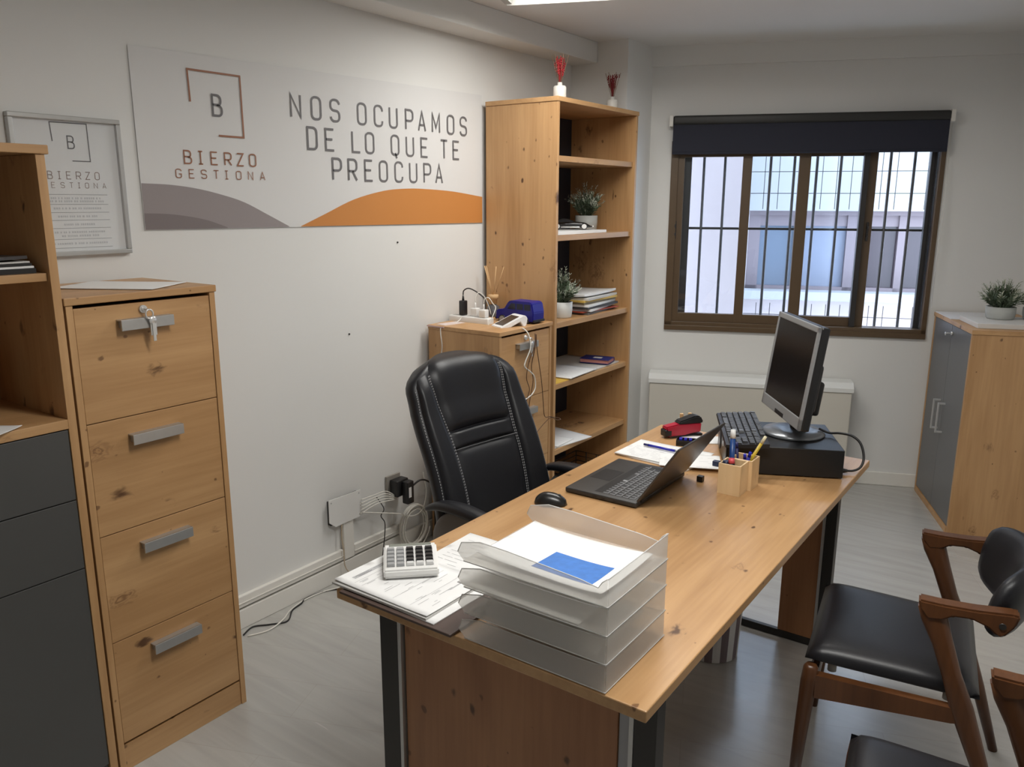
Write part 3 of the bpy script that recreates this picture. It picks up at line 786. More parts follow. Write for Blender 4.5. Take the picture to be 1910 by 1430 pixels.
cable('black cord from the socket adapter down behind the chair', [(XW + .09, 2.652, .345), (XW + .10, 2.69, .362), (XW + .10, 2.74, .345), (XW + .09, 2.80, .29), (XW + .06, 2.84, .16), (XW + .05, 2.85, .02)], .0045, BCABLE, name='adapter_cable')
cable('dark wavy cable lying on the floor along the skirting', [(-2.490, 1.700, .004), (-2.512, 1.76, .004), (-2.474, 1.809, .004), (-2.437, 1.869, .004), (-2.490, 1.938, .004), (-2.505, 1.997, .004), (-2.522, 2.032, .004), (-2.520, 2.089, .004), (-2.500, 2.15, .004), (-2.46, 2.20, .004), (-2.40, 2.30, .004)], .0032, BCABLE, name='floor_cable')
cable('white cable lying on the floor along the skirting', [(-2.47, 1.705, .004), (-2.44, 1.78, .004), (-2.452, 1.86, .009), (-2.495, 1.93, .004), (-2.518, 2.02, .004), (-2.512, 2.12, .004), (-2.47, 2.21, .009), (-2.50, 2.30, .004), (-2.51, 2.45, .004)], .0030, WCABLE, name='floor_cable')
cable('pale wire dropping from the cover plate to the floor', [(xc - .01, 2.262, .262), (xc - .008, 2.258, .20), (xc - .004, 2.263, .14), (xc, 2.262, .07), (xc + .02, 2.28, .03), (xc + .06, 2.33, .005)], .0028, P('beige_wire', (.55, .45, .33), .5), name='drop_wire')
# ------------------------------------------------------------------ office chair (own frame: x = forward, y = its left side)
r = root('office_chair', 'padded black leather office chair with stitched seams tucked behind the desk', 'chair', (-1.472, 2.165, 0), math.radians(-8.5))
def sstep(a, b_, t): t = max(0, min(1, (t - a) / (b_ - a))); return t * t * (3 - 2 * t)
BW_ = lambda v: .268 + .012 * sstep(.45, 0, v) - .012 * sstep(.6, .85, v) - (.262 - .012) * (1 - math.sqrt(max(0, 1 - (max(0, v - .84) / .16) ** 2.4))) * .42
def bmid(u, v):
    """middle surface of the back"""
    hw = BW_(v)
    x = -.180 - .225 * v + .030 * math.sin(PI * min(1, v * 1.35)) + .055 * abs(u) ** 2.2
    z = .46 + .655 * v - .035 * abs(u) ** 3 * sstep(.75, 1, v)
    return Vector((x, u * hw, z))
def thick(u, v):
    e = max(0, 1 - abs(u) ** 6) ** .5; f = max(0, 1 - max(0, (v - .80) / .2) ** 3) ** .5; g = max(0, 1 - max(0, (.06 - v) / .06) ** 2) ** .5
    return .052 * e * f * g
nrm = Vector((.945, 0, .325)).normalized()
front = lambda u, v, h=0: bmid(u, v) + nrm * (thick(u, v) + h)
back = lambda u, v: bmid(u, v) - nrm * thick(u, v) * 1.1
b = B()
us = lambda a: math.sin((a - .5) * PI)
b.grid(lambda a, c: front(us(a), c), 26, 30); b.grid(lambda a, c: back(us(a), c), 26, 30)
bmesh.ops.remove_doubles(b.bm, verts=b.bm.verts, dist=.0015)
b.build('backrest', LEATHER, r, world=False)
seam = lambda v: .52 + .05 * sstep(0, .5, v) + .12 * sstep(.5, .95, v)
def patch(u0, u1, v0, v1, h, name, lip=.6, wr=0.0):
    b = B()
    def fn(a, c):
        v = v0 + (v1 - v0) * c; ua, ub = u0(v), u1(v); u = ua + (ub - ua) * a
        k = max(0, 1 - abs(2 * a - 1) ** 5) ** lip * max(0, 1 - abs(2 * c - 1) ** 6) ** lip
        wob = wr * math.sin(a * 23 + c * 5) * k * abs(2 * a - 1) ** 2
        return front(u, v, h * k + wob - .002)
    b.grid(fn, 18, 18); return b.build(name, LEATHER, r, world=False)
patch(lambda v: -seam(v) + .01, lambda v: seam(v) - .01, .600, .985, .034, 'headrest')
patch(lambda v: -seam(v) + .01, lambda v: seam(v) - .01, .515, .598, .020, 'lumbar_roll')
patch(lambda v: -seam(v) + .01, lambda v: seam(v) - .01, .02, .512, .020, 'back_cushion')
for s in (-1, 1):
    if s > 0: patch(lambda v: seam(v) + .015, lambda v: .93, .03, .93, .022, 'side_bolster', wr=.0015)
    else: patch(lambda v: -.93, lambda v: -seam(v) - .015, .03, .93, .022, 'side_bolster', wr=.0015)
b = B()
for s in (-1, 1):
    for off in (-.014, .010, .40 * .0):
        if off == 0: continue
        v = .03
        while v < .90:
            p0, p1 = front(s * (seam(v) + off), v, .004), front(s * (seam(v + .009) + off), v + .009, .004)
            b.tube([p0, p1], 0.0016, 4, sm=False); v += .0145
    v = .04
    while v < .86:
        p0, p1 = front(s * .955, v, .003), front(s * .955, v + .009, .003); b.tube([p0, p1], .0016, 4, sm=False); v += .0145
b.build('stitching', STITCH, r, world=False)
B().tube([front((-1 + 2 * i / 20) * (seam(.512) - .02), .512 - .006 * math.sin(PI * i / 20), .009) for i in range(21)], .0017, 6).build('piping', P('grey_piping', (.12, .12, .125), .5), r, world=False)
# seat
b = B()
def seat(a, c):
    x, y = -.20 + .47 * a, -.25 + .50 * c
    k = max(0, 1 - abs(2 * a - 1) ** 6) ** .5 * max(0, 1 - abs(2 * c - 1) ** 6) ** .5
    return x, y, k
b.grid(lambda a, c: Vector((seat(a, c)[0], seat(a, c)[1], .43 + .075 * seat(a, c)[2])), 16, 16)
b.grid(lambda a, c: Vector((seat(a, c)[0], seat(a, c)[1], .43 - .05 * seat(a, c)[2])), 16, 16)
bmesh.ops.remove_doubles(b.bm, verts=b.bm.verts, dist=.0015); b.build('seat', LEATHER, r, world=False)
ARMG = P('arm_grey_plastic', (.15, .14, .128), .5)
for s in (-1, 1):
    a = B(); y = s * .285
    loop = [(.02 + .155 * math.cos(t), y, .545 + .105 * math.sin(t)) for t in [2 * PI * i / 40 for i in range(41)]]
    a.bar(loop, [(.066, .022)] * len(loop), up=(0, 1, 0) if False else (0, s * 1.0, 0.001), n=12)
    a = a.build('armrest', ARMG, r, world=False)
    pd = B(); pts = [(-.185, y, .648), (-.12, y, .672), (-.02, y, .682), (.09, y, .676), (.16, y, .655)]
    pd.bar(smooth_path(pts, 5), [(.045 + .02 * math.sin(PI * i / 20), .020 + .018 * math.sin(PI * i / 20)) for i in range(21)], n=14, p=2.4); pd.build('arm_pad', LEATHER, a)
    br = B(); br.box(-.04, .06, min(y, s * .17), max(y, s * .17), .430, .444, .003); br.build('arm_bracket', STEELB, a)
B().box(-.12, .12, -.12, .12, .345, .385, .008).build('mechanism', STEELB, r, world=False)
B().tube([(0, 0, .09), (0, 0, .20), (0, 0, .20), (0, 0, .35)], [.030, .030, .020, .020], 16).build('gas_column', STEELB, r, world=False)
base = B().tube([(0, 0, .075), (0, 0, .115)], .04, 16).build('base_hub', BLACKP, r, world=False)
for k in range(5):
    t = 2 * PI * k / 5 + .3; c, s = math.cos(t), math.sin(t)
    l = B().bar([(.02 * c, .02 * s, .098), (.16 * c, .16 * s, .092), (.30 * c, .30 * s, .078)], [(.05, .04), (.045, .032), (.032, .022)]).build('leg', BLACKP, r, world=False)
    w_ = B()
    for e in (-.014, .014): w_.tube([(.30 * c - s * (e - .008), .30 * s + c * (e - .008), .027), (.30 * c - s * (e + .008), .30 * s + c * (e + .008), .027)], .026, 14)
    w_.tube([(.30 * c, .30 * s, .03), (.30 * c, .30 * s, .078)], .007, 8); w_.build('caster', BLACKP, l)

# ------------------------------------------------------------------ visitor chairs (own frame: x = forward)
def visitor_chair():
    r = root('visitor_chair', 'teak armchair with black leather seat pulled up to the desk, wholly in view', 'chair', (-.268, 2.345, 0), math.radians(188.05))
    for s in (-1, 1):
        y = s * .243
        l = B(); l.bar([(.262, y, .0), (.252, y, .20), (.242, y, .38), (.240, y, .418), (.239, y, .428)], [(.026, .026), (.034, .036), (.040, .044), (.038, .040), (.024, .026)], up=(1, 0, 0), n=12, p=2.3)
        l.build('front_leg', TEAK, r, world=False)
        l = B(); l.bar([(-.262, y * 1.06, .0), (-.20, y * 1.04, .20), (-.122, y, .405), (-.090, y * .99, .49), (-.060, y * .98, .575), (-.036, y * .97, .635), (-.028, y * .97, .668)],
                       [(.026, .026), (.034, .036), (.040, .056), (.038, .046), (.036, .050), (.038, .062), (.040, .066)], up=(1, 0, .35), n=12, p=2.6)
        l.build('rear_leg', TEAK, r, world=False)
        l = B(); l.prism([(.225, y - s * .012, .337), (.225, y - s * .012, .405), (-.10, y - s * .012, .408), (-.135, y - s * .012, .375), (-.10, y - s * .012, .366)], (0, s * .026, 0)); l.build('side_rail', TEAK, r, world=False)
        # armrest: narrow tip, hollow underside, hooked rear end holding the back
        yy = y * .975; a = B()
        prof = [(.004, .684), (-.05, .682), (-.12, .684), (-.20, .692), (-.215, .690), (-.207, .660), (-.185, .628), (-.172, .628), (-.150, .646), (-.115, .658), (-.075, .655), (-.052, .640), (-.02, .636), (.000, .660)]
        a.prism([(x, yy - s * .022, z) for x, z in prof], (0, s * .044, 0))
        bmesh.ops.recalc_face_normals(a.bm, faces=a.bm.faces)
        bmesh.ops.bevel(a.bm, geom=list(a.bm.edges), offset=.005, segments=2, affect='EDGES', clamp_overlap=True)
        a.build('armrest', TEAK, r, world=False)
    B().box(.222, .246, -.235, .235, .345, .395, .006).build('front_rail', TEAK, r, world=False)
    B().box(-.135, -.112, -.235, .235, .360, .398, .006).build('rear_rail', TEAK, r, world=False)
    b = B()
    def sf(a, c, sgn):
        x = -.160 + .418 * a; hw = .222 + .020 * a; y = hw * (2 * c - 1)
        k = max(0, 1 - abs(2 * a - 1) ** 8) ** .5 * max(0, 1 - abs(2 * c - 1) ** 8) ** .5
        return Vector((x, y, .436 + (.036 * k + .006 * math.sin(PI * a) * math.sin(PI * c) if sgn > 0 else -.022 * k) + .012 * (a - .5)))
    b.grid(lambda a, c: sf(a, c, 1), 20, 20); b.grid(lambda a, c: sf(a, c, -1), 20, 20)
    bmesh.ops.remove_doubles(b.bm, verts=b.bm.verts, dist=.0012); b.build('seat', LEATHERS, r, world=False)
    b = B()
    for x in (-.09, .19):
        for y in (-.2, .2): b.tube([(x, y, .40), (x, y, .424)], .012, 10)
    b.build('seat_spacer', P('pale_spacer', (.55, .53, .48), .5), r, world=False)
    b = B(); pts, sz = [], []
    for i in range(25):
        t = -1 + 2 * i / 24; e = max(.02, (1 - abs(t) ** 9)) ** .5
        pts.append((-.158 - .085 * (1 - t * t), .212 * t, .668)); sz.append((.066 * e, (.185 + .020 * (1 - t * t)) * e))
    b.bar(pts, sz, up=(-.26, 0, 1), n=20, p=2.5); b.build('backrest', LEATHER, r, world=False)
    for s in (-1, 1): B().tube([(-.180, s * .18, .658), (-.180, s * .262, .658)], .008, 10).build('pivot', STEELB, r, world=False)
    return r
vc = visitor_chair()
v2 = copy_tree(vc); v2.location = (-.268 + .250, 2.345 - .745, 0)
v2['label'] = 'teak armchair standing beside the first, mostly cut off by the photo edge'
for v in (vc, v2): v['group'] = 'teak visitor chairs'

# ------------------------------------------------------------------ laptop (own frame: x towards hinge, y along hinge)
r = root('laptop', 'open thin black laptop facing the office chair', 'laptop', (-1.262, 2.066, .7504), .004)
B().box(0, .250, 0, .362, .002, .018, .004, 3).build('base', DARKGP, r, world=False)
k_ = B().box(.095, .232, .022, .340, .0176, .0183).build('keyboard_deck', BLACKM, r, world=False)
def key(name, mat, sx, sy, h, par, prof=.82):
    b = B(); z0 = 0
    a = [(-sx / 2, -sy / 2, 0), (sx / 2, -sy / 2, 0), (sx / 2, sy / 2, 0), (-sx / 2, sy / 2, 0)]; t = [(x * prof, y * prof, h) for x, y, _ in a]
    va = [b.bm.verts.new(p) for p in a]; vt = [b.bm.verts.new(p) for p in t]
    b.mi = 0; f = [b.bm.faces.new(vt)]
    for i in range(4): f.append(b.bm.faces.new((va[i], va[(i + 1) % 4], vt[(i + 1) % 4], vt[i])))
    for q_ in f[1:]: q_.material_index = 1
    me = bpy.data.meshes.new(name); bmesh.ops.recalc_face_normals(b.bm, faces=b.bm.faces); b.bm.to_mesh(me); b.bm.free()
    for m in (mat if isinstance(mat, (list, tuple)) else (mat, mat)): me.materials.append(m)
    return me
def put_keys(spec, me_for, par, zfun):
    for (x, y, w_) in spec:
        o = bpy.data.objects.new('key', me_for(w_)); C.objects.link(o); o.parent = par; o.location = (x, y, zfun(x))
_km = {}
def lap_key(w_):
    w_ = round(w_, 4)
    if w_ not in _km: _km[w_] = key('key', (P('laptop_key', (.03, .03, .031), .5), P('laptop_key_lit_edge', (.26, .26, .265), .5)), .0175, w_ - .0022, .0018, None, .80)  # pale key sides paint the light caught along the edges
    return _km[w_]
spec = []; p = .0184
for row in range(5):
    x = .222 - .0225 * row
    n = 17; y0 = .0245; 
    cells = [1] * 17
    if row == 4: cells = [1, 1, 1, 1, 1, 1, 1, 5, 1, 1, 1, 1, 1]     # bottom row with the space bar
    if row in (2, 3): cells = [1, 1, 1, 1, 1.5, 1, 1, 1, 1, 1, 1, 1, 1, 1, 1.5]
    y = y0
    for c in cells: spec.append((x, y + c * p / 2, c * p)); y += c * p
put_keys(spec, lap_key, k_, lambda x: .0184)
B().box(.018, .088, .13, .235, .0178, .0184).build('touchpad', BLACKM, r, world=False)
ca, sa = math.cos(math.radians(56)), math.sin(math.radians(56))
ax = (Vector((ca, 0, sa)), Vector((0, 1, 0)), Vector((-sa, 0, ca)))
c0 = Vector((.250, .181, .020)) + ax[0] * .116
lid = B().obox(c0, ax, (.226, .362, .007), .003, 2).build('lid', P('laptop_lid', (.050, .043, .038), .34), r, world=False)
B().obox(c0 + ax[2] * .0037, ax, (.205, .345, .0012)).build('screen', SCREEN, lid)
B().tube([(.248, .03, .016), (.248, .332, .016)], .006, 10).build('hinge', BLACKP, r, world=False)
b = B()
for x in (.10, .13): b.box(x, x + .014, -.0006, .001, .006, .012)
b.box(.17, .185, -.0006, .001, .007, .011); b.build('port', BLACKP, r, world=False)

# ------------------------------------------------------------------ mouse
r = root('computer_mouse', 'small glossy black computer mouse between trays and laptop', 'mouse', (-1.245, 1.955, .7505), math.radians(22))
b = B()
def ms(a, c):
    t = 2 * PI * c; u = a
    x = -.052 + .104 * u; k = max(0, 1 - abs(2 * u - 1) ** 2.6) ** .5
    w = .031 * k; h = .038 * k * (.82 + .25 * math.sin(PI * (1 - u)) * (1 - u))
    cz = math.sin(t)
    return Vector((x, w * math.cos(t), .0 + max(0, cz) * h if cz > 0 else 0.0))
b.grid(ms, 18, 24); bmesh.ops.remove_doubles(b.bm, verts=b.bm.verts, dist=.0004)
b.build('body', P('mouse_black', (.012, .012, .012), .28), r, world=False)
B().tube([(.026, -.004, .0262), (.026, .004, .0262)], .006, 12).build('scroll_wheel', DARKGP, r, world=False)

# ------------------------------------------------------------------ small desktop computer lying flat, keyboard and monitor on it
r = root('desktop_computer', 'flat black desktop computer lying under the monitor', 'computer', (-.574, 2.71, .7502), math.radians(205.5))
B().box(0, .376, -.330, 0, .004, .0995, .002).build('case', BLACKM, r, world=False)
fp = B().box(.3762, .382, -.328, -.002, .005, .0985, .002).build('front_panel', BLACKP, r, world=False)
b = B(); b.tube([(.382, -.235, .052), (.386, -.235, .052)], .036, 24); b.build('speaker_grille', P('grille_grey', (.09, .09, .09), .35, .5), fp)
B().tube([(.382, -.10, .075), (.3845, -.10, .075)], .010, 14).build('power_button', CHROME, fp)
b = B()
for x in (.03, .33):
    for y in (-.30, -.03): b.tube([(x, y, 0), (x, y, .0045)], .010, 10)
b.build('foot', BLACKP, r, world=False)

r = root('keyboard', 'black full-size keyboard laid across the desktop computer', 'keyboard', (-.574, 2.71, .8502), math.radians(205.5))
tilt = lambda x: .016 - .09 * (x - .245)
b = B(); 
b.prism([(.246, -.39, .004), (.246, -.39, .020), (.386, -.39, .010), (.389, -.39, .003), (.386, -.39, .000)], (0, .425, 0)); b.build('case', BLACKP, r, world=False)
kd = r
_kk = {}
def kb_key(w_):
    w_ = round(w_, 4)
    if w_ not in _kk: _kk[w_] = key('key', (KEYM, KEYE), .0185, w_ - .0018, .0065, None, .80)
    return _kk[w_]
spec = []; p = .0183
for row in range(6):
    x = .257 + .0212 * row + (.002 if row else 0)
    y = -.382
    cells = {0: [1] * 1 + [-.6] + [1] * 4 + [-.3] + [1] * 4 + [-.3] + [1] * 4 + [-.4] + [1] * 3,
             1: [1] * 13 + [2, -.4] + [1] * 3 + [-.4] + [1] * 4,
             2: [1.5] + [1] * 12 + [1.5, -.4] + [1] * 3 + [-.4] + [1] * 4,
             3: [1.8] + [1] * 11 + [2.2, -3.8] + [1] * 3,
             4: [1.3] + [1] * 11 + [2.7, -1.4, 1, -1.4] + [1] * 4,
             5: [1.3, 1.3, 1.3, 6, 1.3, 1.3, 1.2, 1.3, -.4, 1, 1, 1, -.4, 2, 1]}[row]
    for c in cells:
        if c > 0: spec.append((x, y + c * p / 2, c * p))
        y += abs(c) * p
put_keys(spec, kb_key, r, lambda x: .0195 - .071 * (x - .246))
b = B()
for i in range(3): b.box(.2595, .265, -.02 + .012 * i, -.014 + .012 * i, .0185, .0192)
b.build('indicator', KEYE, r, world=False)

r = root('monitor', 'silver-framed black flat monitor on a round foot', 'monitor', (-.778, 2.822, .8502), math.radians(215.3))
B().lathe([(0, 0), (.104, 0), (.108, .004), (.102, .012), (.06, .020), (.0, .021)], (0, 0, 0), 40).build('foot', P('foot_silver', (.20, .21, .225), .28, .5), r, world=False)
B().bar([(-.015, 0, .018), (-.028, 0, .07), (-.05, 0, .16), (-.05, 0, .22)], [(.07, .05), (.06, .045), (.08, .03), (.08, .03)], up=(1, 0, 0), n=14).build('stand', BLACKP, r, world=False)
tl = math.radians(7); up_ = Vector((-math.sin(tl), 0, math.cos(tl))); nn = Vector((math.cos(tl), 0, math.sin(tl))); sd = Vector((0, 1, 0)); mc = Vector((.058, .006, .066))
Wm, Hm = .402, .348
def mp_(c_, size, bev=.002): return B().obox(mc + up_ * c_[2] + sd * c_[1] + nn * c_[0], (nn, sd, up_), size, bev, 2)
hs = mp_((-.022, 0, Hm / 2), (.030, Wm, Hm), .006).build('housing', BLACKP, r, world=False)
b = B()
for (y, z, sy, sz) in ((0, Hm - .010, Wm, .020), (0, .021, Wm, .042), (-Wm / 2 + .0085, Hm / 2, .017, Hm), (Wm / 2 - .0085, Hm / 2, .017, Hm)):
    b.obox(mc + up_ * z + sd * y + nn * -.0035, (nn, sd, up_), (.010, sy, sz), .003, 2)
b.build('bezel', SILVERP, r, world=False)
mp_((-.004, 0, .042 + (Hm - .062) / 2), (.006, Wm - .034, Hm - .062), .0).build('screen', SCREEN, r, world=False)
mp_((.0018, 0, .010), (.002, .085, .014), .0).build('control_strip', BLACKP, r, world=False)
b = B(); b.obox(mc + up_ * .13 + nn * -.055, (nn, sd, up_), (.045, .24, .17), .012, 3); b.obox(mc + up_ * .09 + nn * -.088, (nn, sd, up_), (.04, .16, .12), .010, 3); b.build('rear_cover', BLACKM, r, world=False)
cable('black video cable curling from the monitor to the desktop computer', [(-.70, 2.86, .872), (-.665, 2.86, .862), (-.625, 2.855, .868), (-.585, 2.85, .866), (-.555, 2.845, .845), (-.538, 2.83, .805), (-.540, 2.81, .775), (-.560, 2.79, .762), (-.592, 2.772, .762)], .0042, BCABLE, name='video_cable')
o = B().tube([(-.612, 2.778, .762), (-.588, 2.770, .762), (-.575, 2.778, .762)], [.0085, .0085, .005], 10).build('cable_plug', BLACKP)
tag(o, 'black cable plug at the rear of the desktop computer', 'plug')
# ------------------------------------------------------------------ papers
def sheet(name, label, cat, cx, cy, z, L_=.297, W_=.21, rz=0.0, th=.0012, curl=0.0, mat=None, prints=0, group=None, seed=1, pat=None):
    """sheet or thin pad lying flat; L_ along its own x"""
    r = root(name, label, cat, (cx, cy, z), rz if abs(rz) > 1e-6 else 1e-5, group)
    b = B(); f = lambda u, v: curl * (abs(2 * u - 1) ** 3 * .6 + abs(2 * v - 1) ** 3 * .4 + .15 * math.sin(5 * u + 3 * v) + .15)
    b.grid(lambda u, v: Vector(((u - .5) * L_, (v - .5) * W_, th + f(u, v))), 14, 10)
    b.grid(lambda u, v: Vector(((u - .5) * L_, (v - .5) * W_, f(u, v))), 14, 10)
    for (fn) in ((lambda u, t: (u, 0, t)), (lambda u, t: (u, 1, t)), (lambda u, t: (0, u, t)), (lambda u, t: (1, u, t))):
        b.grid(lambda u, t: Vector(((fn(u, t)[0] - .5) * L_, (fn(u, t)[1] - .5) * W_, th * t + f(fn(u, t)[0], fn(u, t)[1]))), 14, 1, sm=False)
    bmesh.ops.remove_doubles(b.bm, verts=b.bm.verts, dist=.00005)
    b.build('page', mat or PAPER, r, world=False)
    if prints:
        rd = random.Random(seed); b = B()
        def stroke(u0, v0, u1, v1, t):
            n = max(1, int(abs(u1 - u0) * 14), int(abs(v1 - v0) * 10))
            for i in range(n):
                a0, a1 = i / n, (i + 1) / n
                P0 = (u0 + (u1 - u0) * a0, v0 + (v1 - v0) * a0); P1 = (u0 + (u1 - u0) * a1, v0 + (v1 - v0) * a1)
                d = Vector((P1[0] - P0[0], P1[1] - P0[1])); nrm_ = Vector((-d.y, d.x)).normalized() * t
                pts = []
                for (q_, s_) in ((P0, -1), (P1, -1), (P1, 1), (P0, 1)):
                    u, v = q_[0] + nrm_.x * s_ / L_, q_[1] + nrm_.y * s_ / W_
                    pts.append(Vector(((u - .5) * L_, (v - .5) * W_, th + f(u, v) + .0004)))
                b.poly(pts)
        if pat == 'form':        # tables and lines running across the long edge
            for u in (.18, .26, .60, .78): stroke(u, .08, u, .92, .0004)
            for i in range(prints):
                u = rd.uniform(.07, .93); v = rd.uniform(.08, .7); stroke(u, v, u, v + rd.uniform(.05, .25), .0006)
            for u in (.10, .115, .13): stroke(u, .15, u, .85, .0011)
        else:
            for i in range(prints):
                v = .10 + .8 * i / prints; u = .08
                while u < .9:
                    l = rd.uniform(.03, .16)
                    if rd.random() < .62: stroke(u, v, min(.92, u + l), v, .0006)
                    u += l + .02
        b.build('print', INK, r, world=False, recalc=False)
    return r
# stack at the desk corner
b = B(); b.box(-1.335, -.996, 1.176, 1.42, .7505, .7575, .002)
fo = tag(b.build('document_folder', P('brown_folder', (.085, .055, .045), .5)), 'dark brown folder under the papers at the corner of the desk', 'folder')
sheet('paper_sheet', 'lowest white sheet on the brown folder at the desk corner', 'paper', -1.196, 1.295, .7580, rz=-.03, th=.0022)
sheet('document_stack', 'thick stapled document under the printed form at the desk corner', 'document', -1.222, 1.292, .7606, rz=.0, th=.0045, mat=PAPERG)
sheet('printed_form', 'white printed form on top of the desk corner pile, under the calculator', 'paper', -1.222, 1.298, .7656, rz=-.012, th=.0012, curl=.003, prints=34, seed=4, pat='form')
sheet('printed_sheet', 'white printed sheet lying between calculator and frosted trays', 'paper', -1.150, 1.528, .7504, rz=.02, th=.0012, curl=.002, prints=9, seed=6)
# calculator
r = root('calculator', 'white desk calculator with grey and black keys on the printed form', 'calculator', (-1.268, 1.352, .7692), math.radians(44))
b = B(); b.prism([(-.060, -.062, .004), (-.060, -.062, .018), (-.060, .05, .026), (-.060, .066, .022), (-.060, .066, .004), (-.060, .060, .0), (-.060, -.056, .0)], (.120, 0, 0))
bmesh.ops.recalc_face_normals(b.bm, faces=b.bm.faces); bmesh.ops.bevel(b.bm, geom=list(b.bm.edges), offset=.0035, segments=2, affect='EDGES', clamp_overlap=True)
b.build('body', WHITEP, r, world=False)
r.scale = (1.10, 1.08, 1.35)
zt = lambda y: .018 + .008 * (y + .062) / .112 + .0004
GK = P('calculator_grey_key', (.33, .335, .34), .45)
ka, kb2, kw = key('key', (GK, GK), .0175, .0135, .0045, None), key('key', (BLACKP, BLACKP), .0175, .0135, .0045, None), key('key', (P('calculator_white_key', (.62, .62, .61), .5),) * 2, .0175, .0135, .0045, None)
for i in range(5):
    for j in range(5):
        o = bpy.data.objects.new('key', ka if i < 2 else (kw if j == 0 else kb2)); C.objects.link(o); o.parent = r
        y = -.040 + .0165 * j; o.location = (-.044 + .0212 * i, y, zt(y))
B().box(-.048, .048, .044, .058, .0235, .0262, .001).build('display', P('lcd', (.20, .22, .19), .25), r, world=False)

# ------------------------------------------------------------------ letter trays
def tray(label, z, rz=0.0, dx=0.0, top=False):
    xa, xb, ya, yb = -.982, -.632, 1.192, 1.449; t = .0028; H = .0565
    cx, cy = (xa + xb) / 2, (ya + yb) / 2
    r = root('letter_tray', label, 'letter tray', (cx + dx, cy, z), 1e-5 + rz, 'frosted letter trays')
    lx, ly = (xb - xa) / 2, (yb - ya) / 2
    B().box(-lx + .012, lx, -ly, ly, 0, .0026, .001).build('bottom', FROST, r, world=False)
    prof = [(-lx - .004, .018), (-lx + .006, .040), (-lx + .055, .0525), (-lx + .12, .051), (lx - .060, .040 if top else .052), (lx - .022, .034 if top else .0535), (lx - .014, .047 if top else .055), (lx - .003, H), (lx - .003, .0028), (-lx + .012, .0028)]
    for s in (-1, 1):
        b = B(); y = s * (ly - t / 2)
        b.prism([(x, y - t / 2, zz) for x, zz in prof], (0, t, 0)); b.build('side_wall', FROST, r, world=False)
        rim = B(); rim.tube([(x, y, zz) for x, zz in prof[:8]], .0010, 6); rim.build('rim', P('tray_edge', (.66, .655, .64), .35), r, world=False)
    B().box(lx - .0029, lx, -ly + t + .0002, ly - t - .0002, .0028, H, .0008).build('end_wall', FROST, r, world=False)
    rim = B(); rim.tube([(lx - .001, -ly, H), (lx - .001, ly, H)], .0010, 6); rim.tube([(-lx + .012, -ly, .001), (lx, -ly, .001), (lx, ly, .001)], .0011, 6)
    rim.build('rim', P('tray_edge', (.66, .655, .64), .35), r, world=False)
    return r
TZ = [.7522, .8105, .8688, .9271]
for z, l in zip(TZ, ('frosted plastic letter tray at the bottom of the stack, standing on the desk', 'frosted plastic letter tray just above the bottom one in the stack',
                     'frosted plastic letter tray directly beneath the topmost one', 'frosted plastic letter tray on top of the stack, holding a blue printed sheet')): tray(l, z, top=z > .92)
sheet('tray_paper', 'sheet in the letter tray just above the bottom one', 'paper', -.812, 1.31, TZ[1] + .0032, th=.0012, rz=.01, mat=PAPERG)
sheet('tray_paper', 'white sheet poking out of the tray beneath the topmost', 'paper', -.842, 1.30, TZ[2] + .0032, th=.0012, rz=-.01)
pr = sheet('printed_page', 'white page with a blue printed block in the top tray', 'paper', -.803, 1.318, TZ[3] + .0032, th=.0012, rz=-.02, curl=.010)
f_ = lambda u, v: .010 * (abs(2 * u - 1) ** 3 * .6 + abs(2 * v - 1) ** 3 * .4 + .15 * math.sin(5 * u + 3 * v) + .15)
b = B(); b.grid(lambda a, c: Vector(((.40 + .47 * a - .5) * .297, (.13 + .44 * c - .5) * .21, .0018 + f_(.40 + .47 * a, .13 + .44 * c))), 12, 8); o = b.build('blue_block', P('blue_print', (.035, .16, .50), .6, noise=.25, nscale=60), pr, world=False); o['label'] = 'blue printed block'

# ------------------------------------------------------------------ papers and things behind the laptop
sheet('paper_pile', 'lower sheets of the paper pile behind the laptop', 'paper', -1.165, 2.598, .7504, rz=-.12, th=.004, curl=.001, prints=0)
sheet('printed_sheet', 'top printed sheet of the pile behind the laptop, with a blue pen', 'paper', -1.170, 2.604, .7560, rz=-.02, th=.0012, curl=.002, prints=11, seed=12)
sheet('printed_sheet', 'printed sheet sticking out beside the wooden pen holders', 'paper', -1.052, 2.560, .7622, rz=.42, L_=.21, W_=.148, th=.0012, curl=.0015, prints=6, seed=13)
def pen(name, label, cat, p0, p1, rad, mat, tipmat, capmat=None, group=None):
    p0, p1 = Vector(p0), Vector(p1); d = (p1 - p0)
    r = root(name, label, cat, p0, 0, group)
    B().tube([p0 + d * .10, p0 + d * .86], rad, 10).build('barrel', mat, r)
    B().tube([p0, p0 + d * .10], [rad * .25, rad * .95], 10).build('tip', tipmat, r)
    B().tube([p0 + d * .86, p1], [rad * 1.08, rad * .9], 10).build('cap', capmat or mat, r)
    return r
pen('ballpoint_pen', 'blue ballpoint pen lying on the papers behind the laptop', 'pen', (-1.125, 2.630, .7655), (-1.270, 2.640, .7655), .0045, BLUEP, SILVERP, P('pen_navy', (.01, .012, .10), .4))
